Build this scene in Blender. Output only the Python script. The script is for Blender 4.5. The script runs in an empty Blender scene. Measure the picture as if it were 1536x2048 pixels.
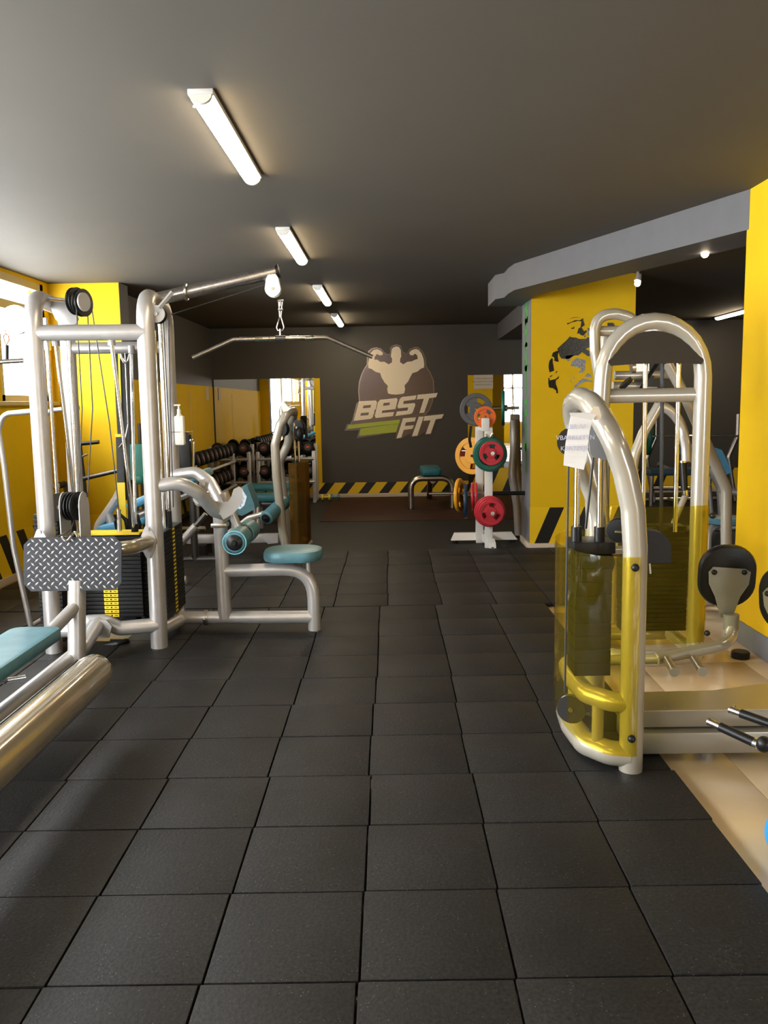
import bpy, bmesh, math, random
from mathutils import Vector, Matrix
random.seed(7)
S = bpy.context.scene
COL = S.collection
PI = math.pi

# ---------------------------------------------------------------- camera
CAM_H, F, PIT, YAW, ROLL = 1.5, 1685.0, .128, -.0107, .017   # F in pixels of a 1536 x 2048 frame
cp, sp, cr, sr, cy, sy = math.cos(PIT), math.sin(PIT), math.cos(ROLL), math.sin(ROLL), math.cos(YAW), math.sin(YAW)
def c2w(a, b, d):
    x1 = cr*a + sr*b; u = -sr*a + cr*b
    y1 = cp*d + sp*u; z = -sp*d + cp*u
    return Vector((cy*x1 + sy*y1, -sy*x1 + cy*y1, z))
def P(px, py, x=None, y=None, z=None):
    """a measured image point carried out to a known plane of the room"""
    r = c2w((px-768)/F, (1024-py)/F, 1.0)
    t = x/r.x if x is not None else (y/r.y if y is not None else (z-CAM_H)/r.z)
    return Vector((r.x*t, r.y*t, r.z*t + CAM_H))
cam = bpy.data.cameras.new('camera'); cam.sensor_fit = 'VERTICAL'; cam.sensor_height = 24; cam.sensor_width = 18
cam.lens = F/2048*24; cam.clip_start = .05; cam.clip_end = 200
co = bpy.data.objects.new('camera', cam); COL.objects.link(co)
R = Matrix((c2w(1,0,0), c2w(0,1,0), -c2w(0,0,1))).transposed().to_4x4()
co.matrix_world = Matrix.Translation((0,0,CAM_H)) @ R
S.camera = co

# ---------------------------------------------------------------- light and exposure
S.view_settings.view_transform = 'Standard'; S.view_settings.look = 'None'
S.view_settings.gamma = 1; S.view_settings.use_curve_mapping = False
S.view_settings.exposure = 0.42
W = bpy.data.worlds.new('sky'); S.world = W; W.use_nodes = True
bg = W.node_tree.nodes['Background']; bg.inputs[0].default_value = (.93,.96,1,1); bg.inputs[1].default_value = 16.0
TUBE_POWER, SPOT_POWER = 42.0, 20.0
try:
    c = S.cycles
    c.max_bounces = 7; c.diffuse_bounces = 4; c.glossy_bounces = 4; c.transmission_bounces = 4; c.transparent_max_bounces = 12
    c.sample_clamp_indirect = 6; c.caustics_reflective = False; c.caustics_refractive = False; c.blur_glossy = .5
    c.use_denoising = True
except Exception: pass
def portal(name, loc, rot, sx, sy_):
    l = bpy.data.lights.new(name, 'AREA'); l.shape = 'RECTANGLE'; l.size = sx; l.size_y = sy_; l.cycles.is_portal = True
    o = bpy.data.objects.new(name, l); COL.objects.link(o); o.location = loc; o.rotation_euler = rot
portal('window_portal', (-3.5,2.3,1.36), (0,-PI/2,0), 2.7, 12.4)
portal('window_portal', (4.45,-4.15,1.6), (PI/2,0,0), 1.8, 1.9)

# ---------------------------------------------------------------- materials
MATS = {}
def mat(name, col, rough=.5, metal=0, spec=.5, bump=0, bscale=200, var=0, vscale=8, coat=0, emit=None, estr=0):
    if name in MATS: return MATS[name]
    m = bpy.data.materials.new(name); m.use_nodes = True; nt = m.node_tree; b = nt.nodes['Principled BSDF']
    col = tuple(col) + (1,)
    b.inputs['Base Color'].default_value = col; b.inputs['Roughness'].default_value = rough
    b.inputs['Metallic'].default_value = metal; b.inputs['Specular IOR Level'].default_value = spec
    b.inputs['Coat Weight'].default_value = coat; b.inputs['Coat Roughness'].default_value = .08
    if emit:
        b.inputs['Emission Color'].default_value = tuple(emit)+(1,); b.inputs['Emission Strength'].default_value = estr
    if bump or var:
        tc = nt.nodes.new('ShaderNodeTexCoord')
    if bump:
        n = nt.nodes.new('ShaderNodeTexNoise'); n.inputs['Scale'].default_value = bscale; n.inputs['Detail'].default_value = 3
        bp = nt.nodes.new('ShaderNodeBump'); bp.inputs['Strength'].default_value = bump; bp.inputs['Distance'].default_value = .004
        nt.links.new(tc.outputs['Object'], n.inputs['Vector']); nt.links.new(n.outputs[0], bp.inputs['Height']); nt.links.new(bp.outputs[0], b.inputs['Normal'])
    if var:
        n = nt.nodes.new('ShaderNodeTexNoise'); n.inputs['Scale'].default_value = vscale; n.inputs['Detail'].default_value = 4
        r = nt.nodes.new('ShaderNodeMapRange'); r.inputs[1].default_value = .3; r.inputs[2].default_value = .7; r.inputs[3].default_value = 1-var; r.inputs[4].default_value = 1+var
        mx = nt.nodes.new('ShaderNodeMix'); mx.data_type = 'RGBA'; mx.blend_type = 'MULTIPLY'; mx.inputs[0].default_value = 1; mx.inputs[6].default_value = col
        nt.links.new(tc.outputs['Object'], n.inputs['Vector']); nt.links.new(n.outputs[0], r.inputs[0]); nt.links.new(r.outputs[0], mx.inputs[7]); nt.links.new(mx.outputs[2], b.inputs['Base Color'])
    MATS[name] = m; return m
SILVER = mat('silver paint', (.50,.48,.475), .34, .5, var=.05, vscale=20, bump=.03, bscale=600)
PEARL = mat('champagne paint', (.42,.385,.325), .26, .25, coat=.6)
PEARL_SHADED = mat('shaded champagne paint', (.26,.24,.205), .3, .2, coat=.3)  # champagne paint darkened for the base beams, shade put into the colour
CHROME = mat('chrome', (.82,.81,.80), .12, 1)
STEEL = mat('worn steel', (.50,.46,.43), .3, 1, var=.2, vscale=60)
DARKSTEEL = mat('dark steel', (.09,.085,.085), .35, .8)
SMOKE = mat('smoked chrome', (.6,.57,.53), .1, 1)
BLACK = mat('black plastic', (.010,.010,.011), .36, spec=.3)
BLACKV = mat('black vinyl', (.008,.008,.0085), .42, spec=.3, bump=.15, bscale=90)
IRON = mat('black iron plate', (.009,.009,.0095), .6, spec=.3)
RUB = mat('black rubber', (.008,.008,.008), .8, spec=.25)
CABLE = mat('black cable', (.03,.03,.032), .5)
TEAL = mat('teal vinyl', (.085,.21,.26), .42, var=.12, vscale=14, bump=.1, bscale=60)
BLUE = mat('blue vinyl', (.06,.27,.46), .4, var=.1, vscale=14)
TEALD = mat('deep teal vinyl', (.02,.15,.19), .42, var=.1)
WHITEP = mat('white paint', (.78,.76,.74), .4)
WHITEPL = mat('white plastic', (.8,.78,.72), .4)
PAPER = mat('white paper', (.85,.85,.87), .8)
CREAMPAPER = mat('cream paper', (.72,.62,.50), .8)
YEL = mat('yellow wall paint', (.79,.49,.006), .6, spec=.25, bump=.05, bscale=60, var=.03, vscale=3)
YELLAB = mat('yellow label', (.85,.62,.02), .5)
DARK = mat('charcoal wall paint', (.058,.051,.042), .55, bump=.05, bscale=80, var=.04, vscale=2)
CEIL = mat('charcoal ceiling paint', (.088,.077,.063), .75, bump=.04, bscale=50, var=.04, vscale=1.5)
GREYP = mat('grey paint', (.115,.115,.125), .6, var=.04)
GREYP2 = mat('mid grey paint', (.17,.17,.19), .6, var=.06)
SKIRT = mat('cream skirting', (.62,.50,.38), .5)
FRAME = mat('cream window frame', (.62,.50,.30), .45)
MIRROR = mat('mirror glass', (.86,.87,.86), .015, 1)
GREEN = mat('green plate rubber', (.004,.12,.085), .42)
RED = mat('red plate rubber', (.55,.025,.045), .42)
YPLATE = mat('yellow plate rubber', (.80,.36,.01), .42)
OPLATE = mat('orange plate rubber', (.75,.14,.02), .42)
NAVY = mat('navy plate rubber', (.01,.03,.07), .42)
GREYPL = mat('grey housing plastic', (.24,.25,.27), .35)
LIGHTGREY = mat('light grey plate', (.33,.315,.30), .4, .2)
SPADE = mat('grey steel plate', (.27,.265,.24), .4, .3, var=.1)
CREAM = mat('cream decal', (.90,.78,.62), .35, .0)
SILV = mat('silver decal', (.55,.5,.5), .25, .8)
LOGOD = mat('dark gloss decal', (.16,.135,.17), .25, .9, bump=.35, bscale=4)
LIME = mat('lime decal', (.40,.50,.09), .22, .2)
GREENP = mat('green stencil paint', (.06,.33,.06), .6)
DECALK = mat('black vinyl decal', (.008,.008,.008), .35)
DECALG = mat('grey speckled decal', (.30,.30,.31), .5, var=.5, vscale=60)
DECALB = mat('black speckled decal', (.05,.05,.048), .35, var=.8, vscale=70)
INK = mat('blue ink', (.12,.14,.5), .6)
INKB = mat('brown ink', (.2,.15,.1), .6)
REDN = mat('red number', (.5,.09,.05), .5)
BALL = mat('sky blue plastic', (.03,.28,.6), .3)
GOLD = mat('glossy beige paint', (.42,.355,.25), .16, .45, coat=.8, var=.08, vscale=7)
TUBE_M = mat('lit tube diffuser', (1,.95,.85), .4, emit=(1,.80,.52), estr=TUBE_POWER)
SPOT_M = mat('lit spot lens', (1,.95,.85), .4, emit=(1,.80,.55), estr=SPOT_POWER)

def speckled(name, col, spec_col, rough):
    m = bpy.data.materials.new(name); m.use_nodes = True; nt = m.node_tree; b = nt.nodes['Principled BSDF']
    tc = nt.nodes.new('ShaderNodeTexCoord'); g = nt.nodes.new('ShaderNodeNewGeometry')
    n = nt.nodes.new('ShaderNodeTexNoise'); n.inputs['Scale'].default_value = 90; n.inputs['Detail'].default_value = 4
    n3 = nt.nodes.new('ShaderNodeTexNoise'); n3.inputs['Scale'].default_value = 3.0; n3.inputs['Detail'].default_value = 5
    v = nt.nodes.new('ShaderNodeTexVoronoi'); v.inputs['Scale'].default_value = 95
    cmpn = nt.nodes.new('ShaderNodeMath'); cmpn.operation = 'LESS_THAN'; cmpn.inputs[1].default_value = .12
    mr = nt.nodes.new('ShaderNodeMapRange'); mr.inputs[1].default_value = .3; mr.inputs[2].default_value = .72; mr.inputs[3].default_value = .35; mr.inputs[4].default_value = 1.9
    mr2 = nt.nodes.new('ShaderNodeMapRange'); mr2.inputs[1].default_value = .3; mr2.inputs[2].default_value = .7; mr2.inputs[3].default_value = .72; mr2.inputs[4].default_value = 1.3
    mul = nt.nodes.new('ShaderNodeMath'); mul.operation = 'MULTIPLY'
    oi = nt.nodes.new('ShaderNodeObjectInfo'); mr3 = nt.nodes.new('ShaderNodeMapRange'); mr3.inputs[3].default_value = .88; mr3.inputs[4].default_value = 1.14
    mul2 = nt.nodes.new('ShaderNodeMath'); mul2.operation = 'MULTIPLY'
    mx = nt.nodes.new('ShaderNodeMix'); mx.data_type = 'RGBA'; mx.blend_type = 'MULTIPLY'; mx.inputs[0].default_value = 1; mx.inputs[6].default_value = tuple(col)+(1,)
    mx2 = nt.nodes.new('ShaderNodeMix'); mx2.data_type = 'RGBA'; mx2.inputs[7].default_value = tuple(spec_col)+(1,)
    bp = nt.nodes.new('ShaderNodeBump'); bp.inputs['Strength'].default_value = .55; bp.inputs['Distance'].default_value = .003
    L = nt.links.new
    for q in (n, n3, v): L(g.outputs['Position'], q.inputs['Vector'])
    L(n.outputs[0], mr.inputs[0]); L(n3.outputs[0], mr2.inputs[0]); L(mr.outputs[0], mul.inputs[0]); L(mr2.outputs[0], mul.inputs[1])
    L(oi.outputs['Random'], mr3.inputs[0]); L(mr3.outputs[0], mul2.inputs[1]); L(mul.outputs[0], mul2.inputs[0])
    L(mul2.outputs[0], mx.inputs[7]); L(mx.outputs[2], mx2.inputs[6]); L(v.outputs[0], cmpn.inputs[0])
    th = nt.nodes.new('ShaderNodeMath'); th.operation = 'MULTIPLY'; n4 = nt.nodes.new('ShaderNodeTexNoise'); n4.inputs['Scale'].default_value = 25
    L(g.outputs['Position'], n4.inputs['Vector']); gt = nt.nodes.new('ShaderNodeMath'); gt.operation = 'GREATER_THAN'; gt.inputs[1].default_value = .56
    L(n4.outputs[0], gt.inputs[0]); L(cmpn.outputs[0], th.inputs[0]); L(gt.outputs[0], th.inputs[1])
    L(th.outputs[0], mx2.inputs[0]); L(mx2.outputs[2], b.inputs['Base Color']); L(n.outputs[0], bp.inputs['Height']); L(bp.outputs[0], b.inputs['Normal'])
    b.inputs['Roughness'].default_value = rough; b.inputs['Specular IOR Level'].default_value = .3
    MATS[name] = m; return m
RTILE = speckled('granulated rubber', (.0088,.0084,.0090), (.15,.15,.165), .6)

def hazard(name, period, slope, duty, axis):
    m = bpy.data.materials.new(name); m.use_nodes = True; nt = m.node_tree; b = nt.nodes['Principled BSDF']; L = nt.links.new
    g = nt.nodes.new('ShaderNodeNewGeometry'); s = nt.nodes.new('ShaderNodeSeparateXYZ'); L(g.outputs['Position'], s.inputs[0])
    a = nt.nodes.new('ShaderNodeMath'); a.operation = 'MULTIPLY'; a.inputs[1].default_value = -slope; L(s.outputs['Z'], a.inputs[0])
    c = nt.nodes.new('ShaderNodeMath'); c.operation = 'ADD'; L(s.outputs[axis], c.inputs[0]); L(a.outputs[0], c.inputs[1])
    d = nt.nodes.new('ShaderNodeMath'); d.operation = 'ADD'; d.inputs[1].default_value = 50.0; L(c.outputs[0], d.inputs[0])
    e = nt.nodes.new('ShaderNodeMath'); e.operation = 'DIVIDE'; e.inputs[1].default_value = period; L(d.outputs[0], e.inputs[0])
    f = nt.nodes.new('ShaderNodeMath'); f.operation = 'FRACT'; L(e.outputs[0], f.inputs[0])
    h = nt.nodes.new('ShaderNodeMath'); h.operation = 'LESS_THAN'; h.inputs[1].default_value = duty; L(f.outputs[0], h.inputs[0])
    mx = nt.nodes.new('ShaderNodeMix'); mx.data_type = 'RGBA'; mx.inputs[6].default_value = (.88,.56,.01,1); mx.inputs[7].default_value = (.008,.008,.008,1)
    L(h.outputs[0], mx.inputs[0]); L(mx.outputs[2], b.inputs['Base Color']); b.inputs['Roughness'].default_value = .45
    MATS[name] = m; return m
HAZ = hazard('hazard stripes', .336, .8, .46, 'X')
HAZP = hazard('hazard stripes wide', .345, .42, .42, 'X')
HAZY = hazard('hazard stripes side', .345, -.6, .45, 'Y')

def beige():
    m = bpy.data.materials.new('polished beige tile'); m.use_nodes = True; nt = m.node_tree; b = nt.nodes['Principled BSDF']; L = nt.links.new
    g = nt.nodes.new('ShaderNodeNewGeometry'); n = nt.nodes.new('ShaderNodeTexNoise'); n.inputs['Scale'].default_value = 2.2; n.inputs['Detail'].default_value = 6
    L(g.outputs['Position'], n.inputs['Vector']); r = nt.nodes.new('ShaderNodeValToRGB'); L(n.outputs[0], r.inputs[0])
    r.color_ramp.elements[0].position = .3; r.color_ramp.elements[0].color = (.60,.44,.27,1); r.color_ramp.elements[1].position = .75; r.color_ramp.elements[1].color = (.76,.61,.41,1)
    L(r.outputs[0], b.inputs['Base Color']); b.inputs['Roughness'].default_value = .17
    return m
BEIGE = beige()
def wood():
    m = bpy.data.materials.new('dark brown lifting mat'); m.use_nodes = True; nt = m.node_tree; b = nt.nodes['Principled BSDF']; L = nt.links.new
    g = nt.nodes.new('ShaderNodeNewGeometry'); mp = nt.nodes.new('ShaderNodeMapping'); mp.inputs['Scale'].default_value = (.6,9,1); L(g.outputs['Position'], mp.inputs[0])
    n = nt.nodes.new('ShaderNodeTexNoise'); n.inputs['Scale'].default_value = 2.5; n.inputs['Detail'].default_value = 6; L(mp.outputs[0], n.inputs['Vector'])
    r = nt.nodes.new('ShaderNodeValToRGB'); L(n.outputs[0], r.inputs[0])
    r.color_ramp.elements[0].position = .3; r.color_ramp.elements[0].color = (.014,.005,.003,1); r.color_ramp.elements[1].position = .75; r.color_ramp.elements[1].color = (.07,.024,.013,1)
    L(r.outputs[0], b.inputs['Base Color']); b.inputs['Roughness'].default_value = .6; b.inputs['Specular IOR Level'].default_value = .2
    return m
WOOD = wood()
def clear(name, tint, base_mix=.0, rough=.05, film=None):
    m = bpy.data.materials.new(name); m.use_nodes = True; nt = m.node_tree; nt.nodes.remove(nt.nodes['Principled BSDF']); L = nt.links.new
    out = nt.nodes['Material Output']; t = nt.nodes.new('ShaderNodeBsdfTransparent'); t.inputs[0].default_value = tuple(tint)+(1,)
    gl = nt.nodes.new('ShaderNodeBsdfGlossy'); gl.inputs['Roughness'].default_value = rough; gl.inputs[0].default_value = (1,1,1,1)
    fr = nt.nodes.new('ShaderNodeFresnel'); fr.inputs[0].default_value = 1.45
    ge = nt.nodes.new('ShaderNodeNewGeometry'); inv = nt.nodes.new('ShaderNodeMath'); inv.operation = 'SUBTRACT'; inv.inputs[0].default_value = 1; L(ge.outputs['Backfacing'], inv.inputs[1])
    fm_ = nt.nodes.new('ShaderNodeMath'); fm_.operation = 'MULTIPLY'; L(fr.outputs[0], fm_.inputs[0]); L(inv.outputs[0], fm_.inputs[1])
    mx = nt.nodes.new('ShaderNodeMixShader'); L(fm_.outputs[0], mx.inputs[0]); L(gl.outputs[0], mx.inputs[2])
    if film:
        d = nt.nodes.new('ShaderNodeBsdfTranslucent'); d.inputs[0].default_value = tuple(film)+(1,)
        d2 = nt.nodes.new('ShaderNodeBsdfDiffuse'); d2.inputs[0].default_value = tuple(film)+(1,)
        ma = nt.nodes.new('ShaderNodeMixShader'); ma.inputs[0].default_value = .6; L(d.outputs[0], ma.inputs[1]); L(d2.outputs[0], ma.inputs[2])
        mb = nt.nodes.new('ShaderNodeMixShader'); mb.inputs[0].default_value = base_mix; L(t.outputs[0], mb.inputs[1]); L(ma.outputs[0], mb.inputs[2])
        L(mb.outputs[0], mx.inputs[1])
    else: L(t.outputs[0], mx.inputs[1])
    L(mx.outputs[0], out.inputs[0]); return m
GLASS = clear('window glass', (.97,.98,.97), rough=.01)
ACRY = clear('yellow tinted acrylic', (.94,.885,.50), .03, .04, (.55,.45,.06))
ACRYB = clear('brown tinted acrylic', (.62,.46,.22), .25, .06, (.30,.19,.05))

# ---------------------------------------------------------------- mesh building
def V(*a): return Vector(a)
def frame(z, x=None):
    z = Vector(z).normalized()
    if x is None: x = Vector((1,0,0)) if abs(z.x) < .8 else Vector((0,1,0))
    x = Vector(x); x = (x - z*x.dot(z)).normalized(); y = z.cross(x)
    return Matrix((x, y, z)).transposed()
def fillet(pts, r, n=7):
    pts = [Vector(p) for p in pts]; rr = r if isinstance(r, (list, tuple)) else [r]*len(pts)
    out = [pts[0]]
    for i in range(1, len(pts)-1):
        a, b, c_ = pts[i-1], pts[i], pts[i+1]; u = (a-b); w = (c_-b); lu, lw = u.length, w.length; u.normalize(); w.normalize()
        ang = u.angle(w)
        if ang > PI-.03 or rr[i] <= 0: out.append(b); continue
        t = min(rr[i]/math.tan(ang/2), lu*.49, lw*.49)
        p0, p1 = b+u*t, b+w*t
        for k in range(n+1):
            s = k/n; out.append(p0*(1-s)**2 + b*2*s*(1-s) + p1*s*s)
    out.append(pts[-1]); return out
SPLIT = {'base_tube','frame_tube','grip_end','grip_collar','pulley_housing','pulley_bracket','brace','post','pivot_tube','grip_arm','carabiner','shackle','pump','stem','bracket','clamp_ring','cable_end','strap','leg'}
class MB:
    def __init__(s): s.v = []; s.f = []; s.mi = []; s.k = 0; s.chunks = []
    def add(s, vs, fs):
        s.chunks.append((list(vs), list(fs)))
        o = len(s.v); s.v += [Vector(v) for v in vs]; s.f += [tuple(i+o for i in f) for f in fs]; s.mi += [s.k]*len(fs); return s
    def box(s, c, d, rot=None, bev=0):
        c = Vector(c); M = (rot.to_3x3() if rot is not None else Matrix.Identity(3))
        hx, hy, hz = d[0]/2, d[1]/2, d[2]/2
        if bev <= 0:
            vs = [c + M @ V(x,y,z) for x in (-hx,hx) for y in (-hy,hy) for z in (-hz,hz)]
            return s.add(vs, [(0,1,3,2),(4,6,7,5),(0,4,5,1),(2,3,7,6),(0,2,6,4),(1,5,7,3)])
        bm = bmesh.new(); bmesh.ops.create_cube(bm, size=1)
        for v in bm.verts: v.co = V(v.co.x*d[0], v.co.y*d[1], v.co.z*d[2])
        bmesh.ops.bevel(bm, geom=bm.edges[:], offset=min(bev, min(d)*.49), segments=2, profile=.6, affect='EDGES')
        s.add([c + M @ v.co for v in bm.verts], [tuple(v.index for v in f.verts) for f in bm.faces]); bm.free(); return s
    def bx(s, x0, x1, y0, y1, z0, z1, bev=0): return s.box(((x0+x1)/2,(y0+y1)/2,(z0+z1)/2), (x1-x0,y1-y0,z1-z0), None, bev)
    def ring(s, rings, close=False, caps=True):
        n = len(rings[0]); vs = [v for r in rings for v in r]; fs = []
        m = len(rings)
        for i in range(m if close else m-1):
            for j in range(n):
                a, b = i*n+j, i*n+(j+1)%n; c_, d = ((i+1)%m)*n+(j+1)%n, ((i+1)%m)*n+j
                fs.append((a,b,c_,d))
        if caps and not close: fs += [tuple(range(n))[::-1], tuple((m-1)*n+j for j in range(n))]
        return s.add(vs, fs)
    def tube(s, pts, r, n=14, fil=None, closed=False, flat=1.0):
        pts = fillet(pts, fil) if fil else [Vector(p) for p in pts]
        m = len(pts); T = []
        for i in range(m):
            if closed: t = pts[(i+1)%m]-pts[i-1]
            else: t = pts[min(i+1,m-1)]-pts[max(i-1,0)]
            T.append(t.normalized())
        up = frame(T[0]).col[0]; rings = []
        for i in range(m):
            up = (up - T[i]*up.dot(T[i])).normalized(); w = T[i].cross(up); rad = r[i] if isinstance(r, list) else r
            rings.append([pts[i] + (up*math.cos(2*PI*j/n) + w*math.sin(2*PI*j/n)*flat)*rad for j in range(n)])
        return s.ring(rings, closed)
    def cyl(s, a, b, r, r2=None, n=18, bev=0):
        a, b = Vector(a), Vector(b); d = b-a; L = d.length
        r2 = r if r2 is None else r2
        prof = [(r,0),(r2,L)] if not bev else [(r-bev,0),(r,bev),(r2,L-bev),(r2-bev,L)]
        return s.lathe(a, d, prof, n)
    def lathe(s, o, axis, prof, n=24, caps=True):
        M = frame(axis); o = Vector(o)
        return s.ring([[o + M @ V(r*math.cos(2*PI*j/n), r*math.sin(2*PI*j/n), h) for j in range(n)] for r, h in prof], caps=caps)
    def poly(s, pts, d):
        """flat outline (3D points) thickened by vector d"""
        pts = [Vector(p) for p in pts]; d = Vector(d); n = len(pts)
        return s.add(pts + [p+d for p in pts], [tuple(range(n))[::-1], tuple(range(n,2*n))] + [(j,(j+1)%n,n+(j+1)%n,n+j) for j in range(n)])
    def pad(s, c, w, l, th, ax=(1,0,0), nz=(0,0,1), cr=.05, bev=.015, n=5, taper=1.0):
        """upholstered pad: rounded rectangle w (along ax) by l, th thick along nz, soft rim"""
        M = frame(nz, ax); c = Vector(c); o = []
        for sx_, sy_, a0 in ((1,1,0),(-1,1,1),(-1,-1,2),(1,-1,3)):
            for k in range(n+1):
                a = (a0 + k/n)*PI/2; o.append((sx_*(w/2-cr)+cr*math.cos(a), sy_*(l/2-cr)+cr*math.sin(a)))
        def loop(ins, h): 
            return [c + M @ V((x - math.copysign(min(ins,abs(x)),x))*(1 if taper==1 else (1+(taper-1)*(y/l+.5))), y - math.copysign(min(ins,abs(y)),y), h) for x, y in o]
        b = bev; return s.ring([loop(b,-th/2), loop(b*.3,-th/2+b*.3), loop(0,-th/2+b), loop(0,th/2-b), loop(b*.3,th/2-b*.3), loop(b,th/2)])
    def sphere(s, c, r, n=14, sc=(1,1,1)):
        rings = []; c = Vector(c)
        for i in range(1, n//2+1):
            a = PI*i/(n//2+1); rings.append([c + V(r*math.sin(a)*math.cos(2*PI*j/n)*sc[0], r*math.sin(a)*math.sin(2*PI*j/n)*sc[1], -r*math.cos(a)*sc[2]) for j in range(n)])
        return s.ring(rings)
    def build(s, name, m, parent=None, sharp=40):
        if parent is not None and name in SPLIT and len(s.chunks) > 1:
            for vs, fs in s.chunks: o = MB().add(vs, fs).build(name, m, parent, sharp)
            return o
        me = bpy.data.meshes.new(name)
        base = Vector((0,0,0))
        if parent is not None:
            p = parent
            while p is not None: base += Vector(p.location); p = p.parent
            org = base
            loc = (0,0,0)
        else:
            lo = Vector([min(v[i] for v in s.v) for i in range(3)]); hi = Vector([max(v[i] for v in s.v) for i in range(3)])
            org = V((lo.x+hi.x)/2, (lo.y+hi.y)/2, lo.z); loc = org
        me.from_pydata([tuple(v-org) for v in s.v], [], s.f)
        ms = m if isinstance(m, (list, tuple)) else [m]
        for q in ms: me.materials.append(q)
        if len(ms) > 1:
            for i, f in enumerate(me.polygons): f.material_index = s.mi[i]
        bm = bmesh.new(); bm.from_mesh(me); bmesh.ops.recalc_face_normals(bm, faces=bm.faces); bm.to_mesh(me); bm.free()
        me.polygons.foreach_set('use_smooth', [True]*len(me.polygons)); me.set_sharp_from_angle(angle=math.radians(sharp)); me.update()
        o = bpy.data.objects.new(name, me); COL.objects.link(o); o.location = loc
        if parent is not None: o.parent = parent
        return o
def tag(o, label, cat, group=None, kind=None):
    if label: o['label'] = label
    if cat: o['category'] = cat
    if group: o['group'] = group
    if kind: o['kind'] = kind
    return o
def thing(name, label, cat, loc, group=None):
    o = bpy.data.objects.new(name, None); COL.objects.link(o); o.location = loc; o.empty_display_size = .1
    return tag(o, label, cat, group)
def struct(o): o['kind'] = 'structure'; return o
def dup(o, parent=None):
    c_ = o.copy(); COL.objects.link(c_)
    if parent is not None: c_.parent = parent
    for ch in [q for q in bpy.data.objects if q.parent is o]: dup(ch, c_)
    return c_
def dup_tree(o, kids):
    c_ = o.copy(); COL.objects.link(c_)
    for k, subs in kids:
        d = k.copy(); COL.objects.link(d); d.parent = c_
        for q in subs:
            e = q.copy(); COL.objects.link(e); e.parent = d
    return c_
def text(name, body, size, loc, M, m, parent, ext=.0015, align='CENTER', shear=0, bold=0):
    cu = bpy.data.curves.new(name, 'FONT'); cu.body = body; cu.size = size; cu.extrude = ext; cu.align_x = align; cu.align_y = 'CENTER'; cu.shear = shear; cu.offset = bold
    t_ = bpy.data.objects.new(name, cu); COL.objects.link(t_); dg = bpy.context.evaluated_depsgraph_get()
    me = bpy.data.meshes.new_from_object(t_.evaluated_get(dg)); bpy.data.objects.remove(t_); me.materials.clear(); me.materials.append(m)
    o = bpy.data.objects.new(name, me); COL.objects.link(o)
    base = Vector((0,0,0)); p = parent
    while p is not None: base += Vector(p.location); p = p.parent
    o.matrix_local = Matrix.Translation(Vector(loc)-base) @ M.to_4x4(); o.parent = parent
    o.matrix_parent_inverse = Matrix.Identity(4); return o
FRONT = Matrix(((1,0,0),(0,0,-1),(0,1,0)))            # text plane facing the camera (-y)

# ================================================================ room shell
XL, XR, YF, YB, ZC = -3.35, 6.5, -4.0, 13.6, 2.72
fl = struct(MB().bx(XL-.2, XR+.2, YF-.2, YB+.2, -.12, -.03).build('floor', mat('screed', (.3,.25,.18), .8)))
# polished beige tiles of the right part and under the lifted rubber tile
def slab(x0, x1, y0, y1, z0, z1, bev): 
    return MB().bx(x0, x1, y0, y1, z0, z1, bev)
bt = slab(-.3,.3,-.6,.6,-.008,0,.0015).build('floor_tile', BEIGE, None); bt.location = (0,0,0); bt_me = bt.data
nx = 0
for i in range(9):
    for j in range(9):
        x0, y0 = 1.42 - .62 + i*.603, -3.7 + j*1.203
        if y0 > 6.2: continue
        o = bt if nx == 0 else bt.copy()
        if nx: COL.objects.link(o)
        nx += 1; o.parent = fl; o.location = V(x0+.3, y0+.6, -.018) - fl.location
o = bt.copy(); COL.objects.link(o); o.parent = fl; o.location = V(-1.9, 5.5, -.018) - fl.location
# rubber tiles, each its own piece
T = .4065
def rubber_tile(w, l):
    return MB().bx(-w/2, w/2, -l/2, l/2, -.022, 0, .004).build('rubber_tile', RTILE)
rt = None; rt2 = None
for j in range(-2, 10):
    off = random.uniform(-.008, .008)
    for i in range(-8, 3):
        xc = -.107 + (i+.5)*T + off; yc = 2.004 + (j+.5)*T + .0117*xc
        if -1.98 < xc < -1.6 and 5.1 < yc < 5.55: continue
        if rt is None: rt = rubber_tile(T-.006, T-.006); o = rt
        else: o = rt.copy(); COL.objects.link(o)
        o.parent = fl; o.location = V(xc, yc, random.uniform(-.0012,.0012)) - fl.location; o.rotation_euler.z = .006 + random.uniform(-.004,.004)
ys = [6.075, 6.468, 6.855, 7.281, 7.665, 8.075, 8.465]
for j in range(6):
    l = ys[j+1]-ys[j]
    me = rubber_tile(.397, l-.005); COL.objects.unlink(me)
    off = random.uniform(-.006,.006)
    for i in range(-8, 11):
        xc = -.053 + (i+.5)*.4025 + off
        if xc > 3.9: continue
        o = me.copy(); COL.objects.link(o); o.parent = fl; o.location = V(xc, (ys[j]+ys[j+1])/2 + .003*xc, random.uniform(-.0012,.0012)) - fl.location
struct(MB().bx(XL, XR, 8.47, YB, -.022, -.001).build('floor', RTILE))
tag(MB().bx(-.95, 2.6, 10.74, 13.5, -.001, .006, .002).build('lifting_mat', WOOD), 'dark reddish-brown mat on the floor before the logo wall', 'mat')

# ceiling
struct(MB().bx(XL-.2, XR+.2, YF-.2, YB+.2, ZC, ZC+.15).build('ceiling', CEIL))
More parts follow.
